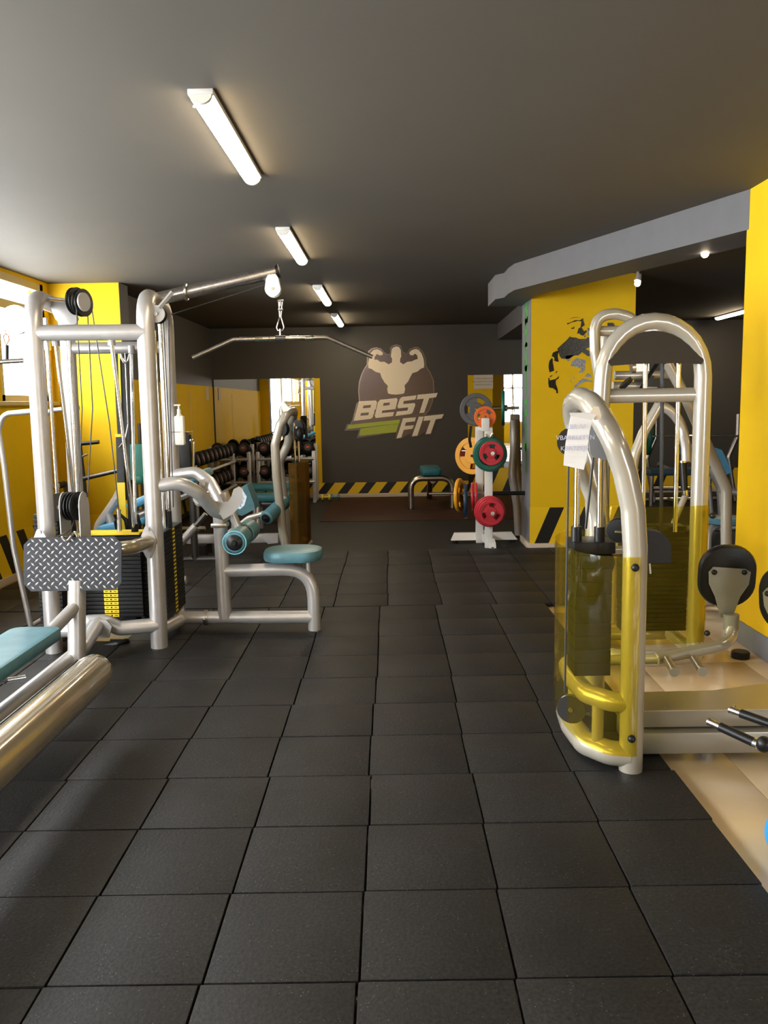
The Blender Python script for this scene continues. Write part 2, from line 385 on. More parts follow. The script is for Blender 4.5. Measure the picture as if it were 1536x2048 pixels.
# back wall
struct(MB().bx(XL-.2, XR+.2, YB, YB+.2, -.1, ZC+.02).build('wall_back', DARK))
t = struct(MB().bx(-1.14, 1.23, YB-.012, YB, .062, .24).build('trim_1', HAZ))
struct(MB().bx(1.23, 2.7, YB-.012, YB, .062, .44).build('trim_2', HAZP))
struct(MB().bx(2.7, XR, YB-.012, YB, .062, .38).build('trim_3', HAZP))
struct(MB().bx(-2.84, -1.14, YB-.012, YB, .062, .245).build('trim_4', HAZ))
struct(MB().bx(-2.84, XR, YB-.022, YB, 0, .06, .004).build('baseboard_back', SKIRT))
struct(MB().bx(-1.225, -1.135, YB-.014, YB, .24, 1.918).build('trim_5', YEL))
struct(MB().bx(1.225, 1.62, YB-.014, YB, .44, 1.925).build('trim_6', YEL))
struct(MB().bx(1.318,1.323,YB-.016,YB-.0141,.44,1.922).build('trim_18', SKIRT))
for nm, x0, x1, z0, lab in (('wall_mirror', -2.83, -1.226, .246, 'tall frameless mirror behind the dumbbell racks left of the wall logo'), ('wall_mirror', 1.622, 2.14, .442, 'narrow bright mirror between the weight tree and the big yellow pillar')):
    tag(MB().bx(x0, x1, YB-.008, YB-.001, z0, 1.922).build(nm, MIRROR), lab, 'mirror')
# left wall: sill wall, band above, piers between the windows
ZS, ZT = 1.57, 2.69
ADDED_DOOR = (1.3,3.75)  # unseen glass door down to the floor, added for daylight on the left
lw = MB().bx(XL-.06, XL, YF, 8.5, ZT, ZC+.02)
WIN = [(-3.7,-1.75),(-1.45,1.0),(1.3,3.75),(4.0,7.22),(7.3,8.32)]
prev = YF
for a, b in WIN:
    lw.bx(XL-.06, XL, prev, a, -.1, ZT)
    if (a,b) != ADDED_DOOR: lw.bx(XL-.06, XL, a, b, -.1, ZS-.03)
    prev = b
lw.bx(XL-.06, XL, prev, 8.5, -.1, ZT)
struct(lw.build('wall_left', YEL))
for k, (a, b) in enumerate(WIN):
    w = struct(bpy.data.objects.new('window_%d' % (k+1), None)); COL.objects.link(w); w.location = (XL-.05, (a+b)/2, ZS-.03)
    fm = MB(); x0, x1 = XL-.06, XL-.002
    z0 = .03 if (a,b) == ADDED_DOOR else ZS
    fm.bx(x0,x1,a,b,z0-.03,z0+.06); fm.bx(x0,x1,a,b,ZT-.07,ZT); fm.bx(x0,x1,a,a+.06,z0,ZT); fm.bx(x0,x1,b-.06,b,z0,ZT)
    fm.bx(x0,x1,a,b,2.38,2.46)
    if b-a > 1.5: fm.bx(x0,x1,(a+b)/2-.04,(a+b)/2+.04,z0,2.4)
    fm.build('window_frame', FRAME, w)
    MB().bx(XL-.04, XL-.035, a+.05, b-.05, z0+.05, ZT-.06).build('glass_pane', GLASS, w)
struct(MB().bx(XL, XL+.05, 3.8, 8.45, 1.535, 1.575, .008).build('trim_7', mat('stone sill', (.5,.4,.28), .5)))
struct(MB().bx(XL, XL+.008, 3.8, 8.45, .07, .43).build('trim_8', HAZY))
struct(MB().bx(XL, XL+.02, 3.8, 8.45, 0, .07, .004).build('baseboard_left', SKIRT))
# yellow pier closing the window wall, and the wall behind it
struct(MB().bx(XL-.2, -2.655, 8.45, 8.72, -.1, ZC+.02).build('wall_pier', YEL))
struct(MB().bx(XL, -2.655, 8.44, 8.451, .07, .43).build('trim_9', HAZP))
struct(MB().bx(-2.66, -2.65, 8.455, 8.72, 0, ZC).build('trim_10', GREYP))
struct(MB().bx(-3.1, -2.855, 8.72, YB, -.1, ZC+.02).build('wall_left_rear', DARK))
pn = MB().bx(-2.855, -2.845, 8.75, 13.55, .34, 1.81)
struct(pn.build('trim_11', YEL))
struct(MB().bx(-2.855, -2.843, 8.75, 13.55, .062, .34).build('trim_12', HAZY))
struct(MB().bx(-2.846, -2.842, 12.02, 12.035, .34, 1.72).build('trim_13', SKIRT))
tag(MB().bx(-2.845, -2.838, 13.05, 13.22, 1.6, 1.8).build('notice', CREAMPAPER), 'small pale notice at the top corner of the dim yellow wall panel', 'notice')
# front wall behind the camera, right wall
fw = MB().bx(XL-.2, 3.6, YF-.2, YF, -.1, ZC+.02); fw.bx(5.3, XR+.2, YF-.2, YF, -.1, ZC+.02); fw.bx(3.6, 5.3, YF-.2, YF, -.1, .7); fw.bx(3.6, 5.3, YF-.2, YF, 2.55, ZC+.02)
struct(fw.build('wall_front', YEL))
w = struct(bpy.data.objects.new('window_6', None)); COL.objects.link(w); w.location = (4.35, YF-.1, .7)
fm = MB()
for x in (3.6, 4.42, 5.23): fm.bx(x, x+.07, YF-.13, YF-.05, .7, 2.55)
for z in (.7, 1.95, 2.48): fm.bx(3.6, 5.3, YF-.13, YF-.05, z, z+.07)
fm.build('window_frame', FRAME, w); MB().bx(3.64, 5.26, YF-.095, YF-.09, .74, 2.5).build('glass_pane', GLASS, w)
struct(MB().bx(XR, XR+.2, YF, YB, -.1, ZC+.02).build('wall_right', DARK))

# big yellow pillar in the middle distance
PX0, PX1, PY0, PY1 = 1.385, 2.41, 8.47, 9.02
struct(MB().bx(PX0+.004, PX1, PY0, PY1, -.05, ZC+.01).build('wall_pillar', YEL))
struct(MB().bx(PX0, PX0+.006, PY0+.002, PY1, .0, ZC).build('trim_14', GREYP2))
struct(MB().bx(PX0+.001, PX1+.003, PY0-.006, PY0, .065, .43).build('trim_15', HAZP))
struct(MB().bx(PX0-.015, PX1+.015, PY0-.02, PY1+.015, 0, .065, .004).build('baseboard_pillar', SKIRT))
# near right pillar
struct(MB().bx(2.142, 2.62, 4.2, 5.23, -.05, ZC+.01).build('wall_pillar_right', YEL))
struct(MB().bx(2.13, 2.63, 4.19, 5.24, -.02, .13, .004).build('baseboard_right', GREYP2))
# soffit beams under the ceiling
def soffit(name, pts, z0):
    return struct(MB().poly([V(x,y,z0) for x,y in pts], (0,0,ZC-z0+.005)).build(name, GREYP))
soffit('trim_16', [(2.14,5.2),(1.12,7.76),(1.1,8.0),(1.1,8.3),(1.03,8.42),(1.03,9.04),(1.38,9.04),(1.38,8.2),(2.58,5.2)], 2.49)
soffit('trim_17', [(1.62,9.05),(1.7,13.6),(2.2,13.6),(2.2,9.05)], 2.47)

# ================================================================ ceiling lights
def lamp(x, y0, y1, label, group=None, r=.036):
    t = thing('ceiling_light', label, 'ceiling light', ((x),(y0+y1)/2,ZC-.055), group)
    MB().bx(x-.05, x+.05, y0, y1, ZC-.022, ZC, .004).build('housing', WHITEP, t)
    rings = []
    MBd = MB(); pr = [(x+.044*math.cos(PI*k/8+PI), ZC-.022+.034*math.sin(PI*k/8+PI)) for k in range(9)]
    MBd.ring([[V(a,y,b) for a,b in pr] for y in (y0+.02, y1-.02)]).build('diffuser', TUBE_M, t)
    MB().ring([[V(a,y,b) for a,b in pr] for y in (y0,y0+.02)]).build('end_cap', WHITEPL, t); MB().ring([[V(a,y,b) for a,b in pr] for y in (y1-.02,y1)]).build('end_cap', WHITEPL, t)
    return t
LABS = ['long glowing tube light nearest the camera on the dark ceiling', 'second glowing tube light of the row, above the lat pulldown arm', 'third glowing tube light of the ceiling row', 'farthest small glowing tube light of the ceiling row']
for k, (y0, y1) in enumerate([(3.43,4.67),(6.0,7.3),(8.86,10.3),(11.6,13.1)]):
    lamp(-.72-.01*k, y0, y1, LABS[k], 'tube lights along the ceiling')
lamp(-.71, .75, 2.0, 'tube light of the ceiling row above the photographer', 'tube lights along the ceiling')
lamp(-.70, -1.95, -.7, 'tube light of the ceiling row behind the photographer', 'tube lights along the ceiling')
lamp(4.95, 11.9, 13.05, 'glowing tube light on the ceiling beyond the right yellow wall', 'tube lights of the right side')
for (y0, y1), w_ in zip(((1.2,2.45),(4.0,5.25)), ('tube light over the beige floor beside the photographer','tube light over the right part beyond the near yellow pillar')):
    lamp(3.9, y0, y1, w_, 'tube lights of the right side')
for k, (x, y) in enumerate([(2.05,7.15),(2.62,6.9)]):
    p = P(*[(1275,567),(1410,508)][k], y=[7.6,6.0][k])
    t = thing('spot_light', ['small glowing spot lamp at the top right corner of the big yellow pillar','small glowing spot lamp under the beam near the right yellow wall'][k], 'ceiling light', (p.x,p.y,p.z))
    MB().cyl((p.x,p.y,p.z+.03),(p.x,p.y,ZC),.012).cyl((p.x,p.y,p.z+.02),(p.x+.02,p.y+.02,p.z+.08),.03,.02).build('stem', WHITEP, t)
    MB().sphere(p, .026).build('bulb', SPOT_M, t)
t = MB().tube([P(388,213,z=2.70), P(395,208,z=2.69), P(402,209,z=2.70), P(408,203,z=2.715)], .006, 8).build('light_cable', WHITEP)
tag(t, 'short loose cable end on the ceiling beside the nearest tube light', 'cable')

# ================================================================ wall graphics
lg = thing('wall_logo', 'cut-out gym logo of a flexing figure over slanted lettering on the dark wall', 'sign', (0,YB-.004,1.0))
def lp(pts, yy): return [P(680+x/6.982, 680+y/6.982, y=yy) for x, y in pts]
def decal(name, pts, yy, m, par, conv=lp, th=.004):
    return MB().poly(conv(pts, yy), (0,-th,0)).build(name, m, par)
disc = [(275,850),(262,700),(275,580),(310,470),(345,400),(380,350),(382,240),(400,165),(450,122),(520,110),(580,130),(625,180),(660,205),(698,200),(698,120),(740,82),(790,72),(850,88),(870,165),(925,200),(960,140),(1030,108),(1095,110),(1150,165),(1190,260),(1200,370),(1250,450),(1300,560),(1308,700),(1300,760),(1290,850),(1240,980),(1180,1040),(880,1085),(150,1175),(190,1090),(240,880)]
def grow(pts, k, c0):
    return [((x-c0[0])*k+c0[0], (y-c0[1])*k+c0[1]) for x, y in pts]
decal('backing_rim', grow(disc, 1.014, (785,600)), YB-.001, SILV, lg)
decal('backing', disc, YB-.004, LOGOD, lg)
low = [(62,1268),(100,1175),(870,1078),(1468,1018),(1428,1112),(1350,1125),(1278,1330),(1178,1332),(1186,1280),(1090,1352),(985,1362),(990,1300),(870,1372),(775,1388),(790,1292),(232,1372),(266,1262)]
decal('backing', low, YB-.003, LOGOD, lg)
man = [(670,745),(660,690),(668,640),(620,590),(580,520),(560,460),(500,445),(440,405),(395,390),(392,330),(410,240),(430,180),(470,140),(520,130),(570,150),(600,180),(595,210),(550,215),(520,195),(505,205),(480,240),(482,275),(520,275),(560,305),(620,305),(680,340),(725,315),(728,260),(710,230),(715,190),(722,130),(750,100),(790,90),(825,100),(848,140),(852,190),(855,235),(840,260),(838,310),(885,340),(940,305),(1000,300),(1040,280),(1085,265),(1080,220),(1060,195),(1040,195),(1020,215),(980,210),(968,180),(985,155),(1020,135),(1060,125),(1100,140),(1140,190),(1165,260),(1175,330),(1172,385),(1130,400),(1080,440),(1010,465),(980,520),(950,580),(900,635),(908,690),(895,745),(850,755),(780,762),(710,757)]
decal('figure', man, YB-.008, CREAM, lg)
LET = {'B': [(265,855),(500,845),(518,870),(500,960),(480,985),(478,1010),(455,1080),(430,1100),(190,1130)],
 'e': [(560,835),(790,810),(805,830),(775,965),(590,985),(580,1020),(755,1005),(738,1062),(500,1090),(485,1060),(530,870)],
 'S': [(870,795),(1070,772),(1052,830),(890,852),(882,895),(1040,880),(1052,905),(1015,1010),(990,1032),(775,1060),(795,1000),(940,985),(955,940),(815,955),(800,930),(835,820)],
 'T': [(1085,765),(1365,738),(1340,800),(1245,812),(1175,1015),(1108,1022),(1170,820),(1068,830)],
 'F': [(880,1095),(1060,1080),(1045,1135),(920,1150),(905,1200),(1030,1190),(1012,1240),(890,1255),(855,1360),(790,1375)],
 'I': [(1100,1072),(1170,1068),(1080,1335),(1005,1345)],
 'T2': [(1180,1065),(1450,1035),(1420,1095),(1335,1108),(1265,1310),(1195,1315),(1265,1120),(1165,1130)]}
for k, pts in LET.items(): decal('letter', pts, YB-.0085, CREAM, lg)
for pts in ([(330,915),(435,905),(425,945),(315,952)], [(295,1020),(405,1010),(395,1050),(280,1058)], [(610,880),(700,870),(690,910),(600,920)]):
    decal('letter_hole', pts, YB-.0126, LOGOD, lg, th=.001)
decal('swoosh', [(120,1185),(840,1110),(825,1165),(95,1245)], YB-.008, LIME, lg)
decal('swoosh', [(290,1235),(820,1170),(785,1285),(265,1340)], YB-.008, LIME, lg)

# stencil decal of an athlete on the big pillar
pd = thing('pillar_decal', 'black and grey stencil figure with bent head on the big yellow pillar', 'decal', (1.9,PY0-.004,1.3))
def pp(pts, yy): return [P(1060+x/7.68, 600+y/7.68, y=yy) for x, y in pts]
K = [[(565,355),(600,350),(660,325),(690,310),(770,310),(800,285),(820,285),(815,310),(840,385),(800,415),(790,425),(830,480),(860,465),(875,480),(845,520),(820,550),(780,540),(750,510),(720,525),(735,470),(745,435),(775,420),(780,380),(790,330),(740,320),(690,335),(640,345),(575,378)],
     [(595,300),(650,272),(720,262),(790,280),(720,268),(650,280)], [(630,430),(660,425),(680,400),(678,440),(640,445)],
     [(330,870),(350,810),(400,785),(455,775),(430,830),(425,870),(440,950),(400,945),(370,930),(375,890),(345,865)],
     [(300,930),(335,890),(350,910),(345,960),(358,1010),(370,1085),(300,1112),(285,1040),(288,980)],
     [(385,1130),(400,1095),(425,1090),(400,1120)], [(295,1185),(320,1160),(350,1155),(310,1185)],
     [(280,1195),(300,1205),(300,1235),(390,1215),(420,1190),(450,1165),(435,1205),(395,1232),(395,1290),(425,1370),(428,1430),(405,1435),(400,1390),(350,1355),(290,1345),(280,1280)],
     [(830,550),(855,540),(840,580)], [(1190,350),(1280,350),(1315,420),(1190,415)], [(1200,590),(1240,630),(1205,640)]]
for s_ in K: decal('stencil_shape', s_, PY0-.0005, DECALK, pd, pp, .002)
decal('stencil_torso', [(415,750),(480,690),(560,620),(610,560),(650,575),(700,575),(760,600),(850,595),(930,555),(1010,540),(1050,660),(975,690),(850,755),(960,800),(960,830),(890,870),(800,800),(740,850),(680,850),(590,905),(540,905),(480,900),(450,850),(440,790)], PY0-.0005, DECALB, pd, pp, .002)
for s_ in ([(540,860),(680,840),(620,900),(590,945),(560,920)], [(640,940),(720,890),(850,920),(860,960),(835,1000),(850,1060),(800,1120),(740,1120),(790,1060),(730,1030),(620,1010)],
           [(840,1170),(880,1125),(920,1135),(950,1190),(880,1190)], [(655,1410),(690,1310),(760,1240),(820,1200),(960,1240),(955,1260),(840,1255),(760,1300),(710,1330),(675,1410)], [(840,1415),(900,1385),(970,1375),(1000,1405)], [(640,1170),(680,1190),(690,1220)], [(600,1200),(640,1250),(650,1280),(620,1240)]):
    decal('stencil_shape', s_, PY0-.0005, DECALG, pd, pp, .002)
# green letters down the grey side of the pillar
gs = thing('stencil_lettering', 'green letters running down the grey side of the big pillar', 'sign', (PX0-.002,8.75,1.6))
RM = Matrix(((0,0,-1),(-1,0,0),(0,1,0)))             # reads from the aisle side
zz = [2.40,2.18,1.93,1.70,1.36,1.12,.9]
for ch, z in zip('BESTFIT', zz):
    text('letter', ch, .40, (PX0-.001, 8.74, z), RM, GREENP, gs, bold=.012)

# notice on the yellow strip by the right mirror
nt_ = thing('notice', 'cream paper notice with three printed lines above the weight tree', 'notice', (1.46,YB-.02,1.83))
a, b = P(948,750,y=YB-.02), P(986,777,y=YB-.02)
MB().bx(a.x, b.x, YB-.019, YB-.016, b.z, a.z).build('sheet', CREAMPAPER, nt_)
for k, s_ in enumerate(('LÜTFEN AĞIRLIKLARI', 'KULLANDIKTAN SONRA', 'YERİNE KOYUNUZ')):
    text('printed_line', s_, .031, ((a.x+b.x)/2, YB-.0195, a.z-.06-.048*k), FRONT, INKB, nt_, .0003)
tag(MB().box((-3.335,8.3,2.13),(.05,.09,.12),None,.01).build('alarm_box', WHITEPL), 'small white box on the yellow wall corner by the window', 'alarm box')

# ================================================================ shared machine pieces
def stack(par, x0, x1, y0, y1, z0, n, th=.025, lab=None, m=IRON):
    """weight stack: every plate a piece; lab = ('y' front face | 'x' right face)"""
    w = thing('weight_stack', None, None, (0,0,0)); w.parent = par; w.location = V((x0+x1)/2,(y0+y1)/2,z0) - wloc(par)
    first = None
    for k in range(n):
        z = z0 + k*th
        if first is None:
            first = MB().bx(x0, x1, y0, y1, z, z+th-.003, .003).build('weight_plate', m, w); o = first
        else:
            o = first.copy(); COL.objects.link(o); o.parent = w; o.location.z = k*th
    if lab:
        fl_ = None
        for k in range(n):
            z = z0 + k*th
            if fl_ is None:
                b = MB()
                if lab == 'y': 
                    c = (x0+x1)/2; b.bx(c-.045, c+.045, y0-.002, y0, z+.002, z+th-.005); b.k = 1
                    b.bx(c-.005, c+.005, y0-.003, y0-.001, z+.007, z+th-.010); b.bx(c-.035, c-.018, y0-.003, y0-.001, z+.010, z+th-.012); b.bx(c+.018, c+.036, y0-.003, y0-.001, z+.010, z+th-.012)
                else:
                    c = (y0+y1)/2; b.bx(x1, x1+.002, c-.035, c+.02, z+.004, z+th-.008)
                fl_ = b.build('number_label', [YELLAB, BLACK], w)
            else:
                o = fl_.copy(); COL.objects.link(o); o.parent = w; o.location.z = k*th
    return w
def wloc(o):
    l = Vector((0,0,0))
    while o is not None: l += Vector(o.location); o = o.parent
    return l
def pulley(par, c, ax, r, w=.025, m=BLACK, housing=None):
    c = Vector(c); ax = Vector(ax).normalized()
    b = MB().lathe(c-ax*w/2, ax, [(r,0),(r,w*.12),(r*.86,w*.35),(r*.86,w*.65),(r,w*.88),(r,w)], 24)
    o = b.build('pulley', m, par)
    MB().cyl(c-ax*(w/2+.008), c+ax*(w/2+.008), r*.16).build('axle', STEEL, par)
    return o

# ================================================================ multi-station cable tower on the left
TW = thing('cable_tower', 'silver tube multi-station cable tower with two weight stacks at the left', 'gym machine', (-1.83,5.45,0))
MB().tube([(-1.465,5.08,.012),(-1.452,5.10,2.165),(-1.53,5.86,2.165),(-1.545,5.86,.06)], .052, 20, fil=.19).build('upright_hoop', SILVER, TW)
MB().tube([(-2.09,5.0,.012),(-2.088,5.02,2.16),(-2.2,5.84,2.16),(-2.225,5.84,.03)], .050, 20, fil=.19).build('upright_hoop', SILVER, TW)
MB().tube([(-2.09,5.02,1.945),(-1.455,5.09,1.945)], .047, 20).build('crossbar', SILVER, TW)
MB().tube([(-2.2,5.84,1.91),(-1.53,5.87,1.91)], .04, 18).build('crossbar', SILVER, TW)
MB().tube([(-2.09,5.0,.16),(-1.95,4.98,.165),(-1.86,4.97,.215),(-1.76,4.98,.215),(-1.68,5.0,.165),(-1.465,5.07,.165)], .045, 18, fil=.06).build('crossbar', SILVER, TW)
MB().tube([(-2.225,5.84,.09),(-1.545,5.86,.09)], .04, 16).build('crossbar', SILVER, TW)
MB().tube([(-1.465,5.08,.12),(-1.42,5.45,.1),(-1.545,5.86,.1)], .04, 16, fil=.1).build('base_tube', SILVER, TW)
MB().tube([(-2.09,5.0,.12),(-2.225,5.84,.1)], .04, 16).build('base_tube', SILVER, TW)
for x, y in ((-1.465,5.08),(-2.09,5.0),(-1.545,5.86),(-2.225,5.84)):
    MB().cyl((x,y,0),(x,y,.02),.06).build('foot_cap', RUB, TW)
# U-shaped front tube with bracket ears, carrying the foot plate
MB().tube([(-2.09,4.93,.70),(-2.08,4.74,.705),(-1.8,4.64,.71),(-1.5,4.74,.705),(-1.468,5.02,.70)], .042, 18, fil=.11).build('front_loop', GOLD, TW)
for x, y in ((-1.468,5.0),(-2.09,4.94)):
    b = MB(); M = frame((0,-1,0),(1,0,0)); 
    pr = [(.05,0),(.042,.035),(.02,.085),(.012,.098),(-.012,.098),(-.02,.085),(-.042,.035),(-.05,0),(-.042,-.035),(-.02,-.085),(-.012,-.098),(.012,-.098),(.02,-.085),(.042,-.035)]
    b.poly([V(x+q[0], y-.035, .70+q[1]) for q in pr], (0,.008,0)).cyl((x,y-.045,.78),(x,y-.03,.78),.012,n=8).cyl((x,y-.045,.62),(x,y-.03,.62),.012,n=8)
    b.build('bracket', SILVER, TW)
# low row stack between the front uprights, side stack between the right hoop legs, rear stack at the left
stack(TW, -1.99, -1.59, 5.2, 5.36, .185, 20, .026, 'y')
stack(TW, -1.60, -1.445, 5.24, 5.70, .15, 22, .026, 'x')
stack(TW, -2.25, -2.10, 5.2, 5.62, .15, 27, .026)
MB().bx(-1.99,-1.59,5.2,5.36,.71,.722,.002).build('top_plate', YELLAB, TW)
for x in (-1.9, -1.68): MB().bx(x-.045,x+.045,5.15,5.3,.12,.182,.004).build('rubber_block', RUB, TW)
rods = [((-1.98,5.3,.16),(-1.98,5.06,1.9)), ((-1.635,5.26,.7),(-1.655,5.08,1.9)), ((-1.71,5.5,.6),(-1.765,5.82,1.88)), ((-2.06,5.45,.85),(-2.1,5.6,2.06)), ((-2.15,5.35,.85),(-2.13,5.3,2.06)), ((-1.48,5.38,.7),(-1.48,5.38,1.98)), ((-1.5,5.6,.7),(-1.5,5.6,2.05))]
for a, b in rods:
    MB().tube([a,b], .0125, 10).build('guide_rod', CHROME, TW)
for x, y in ((-1.98,5.06),(-1.655,5.08),(-1.765,5.82)): MB().cyl((x,y,1.9-.03),(x,y,1.93-.03+.02),.022).build('collar', LIGHTGREY, TW)
for a in ((-1.635,5.262,.72),(-1.71,5.5,.66),(-2.15,5.35,.86)): MB().cyl(a,(a[0],a[1],a[2]+.05),.022).build('rod_bush', RUB, TW)
for x, y, z0 in ((-1.46,5.44,.72),(-1.5,5.5,.72)): MB().cyl((x,y,z0),(x,y,z0+.11),.016).build('selector_stem', BLACK, TW)
# cables
for pts in ([(-1.86,5.1,2.10),(-1.845,5.05,1.5),(-1.87,4.97,.98)], [(-1.83,5.2,2.10),(-1.80,5.1,1.5),(-1.81,4.95,.98)], [(-1.82,5.25,2.1),(-1.76,5.27,1.4),(-1.735,5.28,.86)], [(-1.40,5.3,2.02),(-1.43,5.42,1.3),(-1.46,5.46,.82)], [(-1.42,5.5,2.05),(-1.45,5.55,1.4),(-1.46,5.55,.84)], [(-1.38,5.42,2.08),(-.78,5.44,2.255)]):
    MB().tube(pts, .0038, 6).build('cable', CABLE, TW)
MB().cyl((-1.735,5.27,.73),(-1.735,5.27,.80),.016).cyl((-1.735,5.27,.80),(-1.735,5.27,.865),.012,.015).build('cable_end', STEEL, TW)
# top pulleys
for c, dx in (((-1.895,5.2,2.145),-.012), ((-1.845,5.16,2.13),0)):
    pulley(TW, c, (1,-.35,0), .082, .03)
MB().lathe((-1.825,5.12,2.13),(1,-.35,0),[(.055,0),(.055,.01)],20).build('pulley_cover', LIGHTGREY, TW)
MB().tube([(-2.1,5.2,2.165),(-1.83,5.13,2.135)], .012, 10).build('pulley_axle', CHROME, TW)
MB().poly([V(-2.12,5.3,2.2),V(-1.95,5.28,2.16),V(-1.92,5.28,2.05),V(-1.97,5.28,1.96),V(-2.06,5.28,2.05)],(0,.02,0)).build('pulley_cover', SILVER, TW)
# left station pulley with white cover
pulley(TW, (-2.3,5.3,2.05), (.15,1,0), .085, .03, LIGHTGREY)
MB().lathe((-2.3,5.27,2.05),(.1,-1,0),[(.088,0),(.088,.012)],24).build('pulley_cover', WHITEP, TW)
MB().tube([(-2.12,5.4,2.16),(-2.32,5.36,2.1)], .03, 12).build('side_arm', SILVER, TW)
# floating double pulley in grey side plates over the foot plate
for x in (-1.905,-1.87): pulley(TW, (x,4.93,.93), (1,-.25,0), .085, .022)
b = MB()
for x in (-1.945,-1.83):
    M = frame((1,-.25,0),(0,0,1)); c = V(x,4.93,.93); pr = [(.085*math.cos(a), .05*math.sin(a)) for a in [PI*k/8-PI/2 for k in range(9)]] + [(-.2,.05),(-.2,-.05)]
    b.poly([c + M @ V(p_[0],p_[1],0) for p_ in pr], M @ V(0,0,.006))
b.build('pulley_bracket', LIGHTGREY, TW)
MB().tube([(-1.885,4.93,.85),(-1.885,4.86,.80),(-1.885,4.62,.785)], .0045, 6, fil=.03).build('cable', CABLE, TW)
pulley(TW, (-2.06,5.15,.90), (.35,-1,0), .088, .03, DARKSTEEL)
# diamond plate foot rest
fp = thing('foot_plate', None, None, (0,0,0)); fp.parent = TW; fp.location = V(-1.765,4.54,.66) - wloc(TW)
DIA = mat('dark diamond plate', (.02,.02,.024), .55, .1, spec=.25, var=.25, vscale=9)
DIAH = mat('worn bright tread bar', (.75,.75,.78), .35, .8)
Mp = frame((0,-1,.16),(1,0,0)); cpl = V(-1.765,4.545,.655); hw, hh, ch = .27, .148, .04
out = [(-hw+ch,-hh),(hw-ch,-hh),(hw,-hh+ch),(hw,hh-ch),(hw-ch,hh),(-hw+ch,hh),(-hw,hh-ch),(-hw,-hh+ch)]
def fpw(x, y, h): return cpl + Mp @ V(x, y, h)
if (Mp @ V(0,1,0)).z < 0: Mp = Mp @ Matrix(((1,0,0),(0,-1,0),(0,0,-1)))
MB().poly([fpw(x,y,-.004) for x,y in out], Mp @ V(0,0,.008)).build('plate', DIA, fp)
b = MB(); nzl = .004 if (Mp @ V(0,0,1)).y < 0 else -.004; sg = 1 if nzl > 0 else -1
k = 0
for r_ in range(-7, 8):
    for q in range(-10, 11):
        x, y = q*.044 + (.022 if r_ % 2 else 0), r_*.0215
        if abs(x) > hw-.02 or abs(y) > hh-.012: continue
        a = (PI/4 if (q + (r_//2)) % 2 else -PI/4) if True else 0
        a = PI/4 if r_ % 2 else -PI/4
        u = V(math.cos(a), math.sin(a)); n_ = V(-u.y, u.x)
        L_, w_ = .0155, .0052
        base = [(x+u.x*L_, y+u.y*L_),(x+n_.x*w_, y+n_.y*w_),(x-u.x*L_, y-u.y*L_),(x-n_.x*w_, y-n_.y*w_)]
        vs = [fpw(p_[0],p_[1],nzl) for p_ in base] + [fpw(x+u.x*L_*.45,y+u.y*L_*.45,nzl+.0028*sg), fpw(x-u.x*L_*.45,y-u.y*L_*.45,nzl+.0028*sg)]
        b.add(vs, [(0,1,4),(1,2,5),(1,5,4),(2,3,5),(3,0,4),(3,4,5)])
o = b.build('tread_pattern', DIAH, fp, sharp=20); o['kind'] = 'stuff'
MB().tube([fpw(-.05,hh,-.03),fpw(-.05,hh,.03),fpw(-.02,hh-.03,.035),fpw(.0,hh+.005,.02)],.006,8,fil=.02).tube([fpw(.0,hh+.01,.0),fpw(.02,hh+.03,.02),fpw(.04,hh,.03)],.007,8,fil=.015).build('carabiner', STEEL, fp)
# low row rail, post and bench
MB().tube([(-1.79,4.97,.215),(-1.8,4.7,.13),(-1.8,2.2,.12)], .042, 18, fil=.1).build('rail', SILVER, TW)
MB().cyl((-1.8,2.2,0),(-1.8,2.2,.1),.04).build('rail_foot', SILVER, TW)
MB().tube([(-1.76,4.5,.12),(-1.755,4.56,.56)], .048, 18).build('plate_post', SILVER, TW)
MB().tube([(-1.76,4.53,.42),(-1.8,4.28,.345),(-1.8,3.0,.33)], .035, 14, fil=.1).build('seat_tube', SILVER, TW)
b = MB(); b.pad((-1.815,3.30,.375), .26, 1.72, .065, cr=.045, bev=.014); b.build('bench_pad', TEAL, TW)
MB().cyl((-1.8,2.6,.12),(-1.8,2.6,.34),.035).build('seat_post', SILVER, TW)
b = MB(); b.poly([V(-1.86,4.93,.13),V(-1.72,4.93,.13),V(-1.70,4.93,.2),V(-1.73,4.93,.24),V(-1.83,4.93,.24),V(-1.87,4.93,.2)],(0,-.012,0)); b.cyl((-1.71,4.915,.19),(-1.71,4.935,.19),.008,n=8); b.build('bracket', LIGHTGREY, TW)
# lat pulldown station to the right
MB().tube([(-1.43,5.46,.11),(-.53,5.43,.11)], .042, 18).build('base_beam', SILVER, TW)
MB().cyl((-1.265,5.455,.11),(-1.235,5.455,.11),.05).cyl((-1.255,5.40,.11),(-1.245,5.40,.11),.012,n=8).build('clamp_ring', STEEL, TW)
MB().tube([(-.53,5.43,.01),(-.53,5.43,.435),(-1.12,5.44,.425)], .043, 18, fil=.2).build('seat_leg', SILVER, TW)
MB().cyl((-.53,5.43,0),(-.53,5.43,.015),.052).build('foot_cap', RUB, TW)
MB().tube([(-1.122,5.44,.11),(-1.13,5.44,.84)], .046, 18).build('column', SILVER, TW)
MB().box((-1.128,5.43,.735),(.105,.105,.028),None,.008).build('clamp_ring', STEEL, TW)
b = MB(); b.pad((-.655,5.43,.535), .38, .34, .075, cr=.13, bev=.022, n=8); b.build('seat_pad', TEAL, TW)
MB().tube([(-.56,5.43,.39),(-.56,5.43,.5)], .016, 10).build('seat_post', SILVER, TW)
MB().tube([(-1.46,5.1,1.02),(-1.30,5.11,1.045),(-1.2,5.18,.97),(-1.14,5.32,.84),(-1.08,5.42,.80)], .042, 18, fil=.12).build('curved_arm', SILVER, TW)
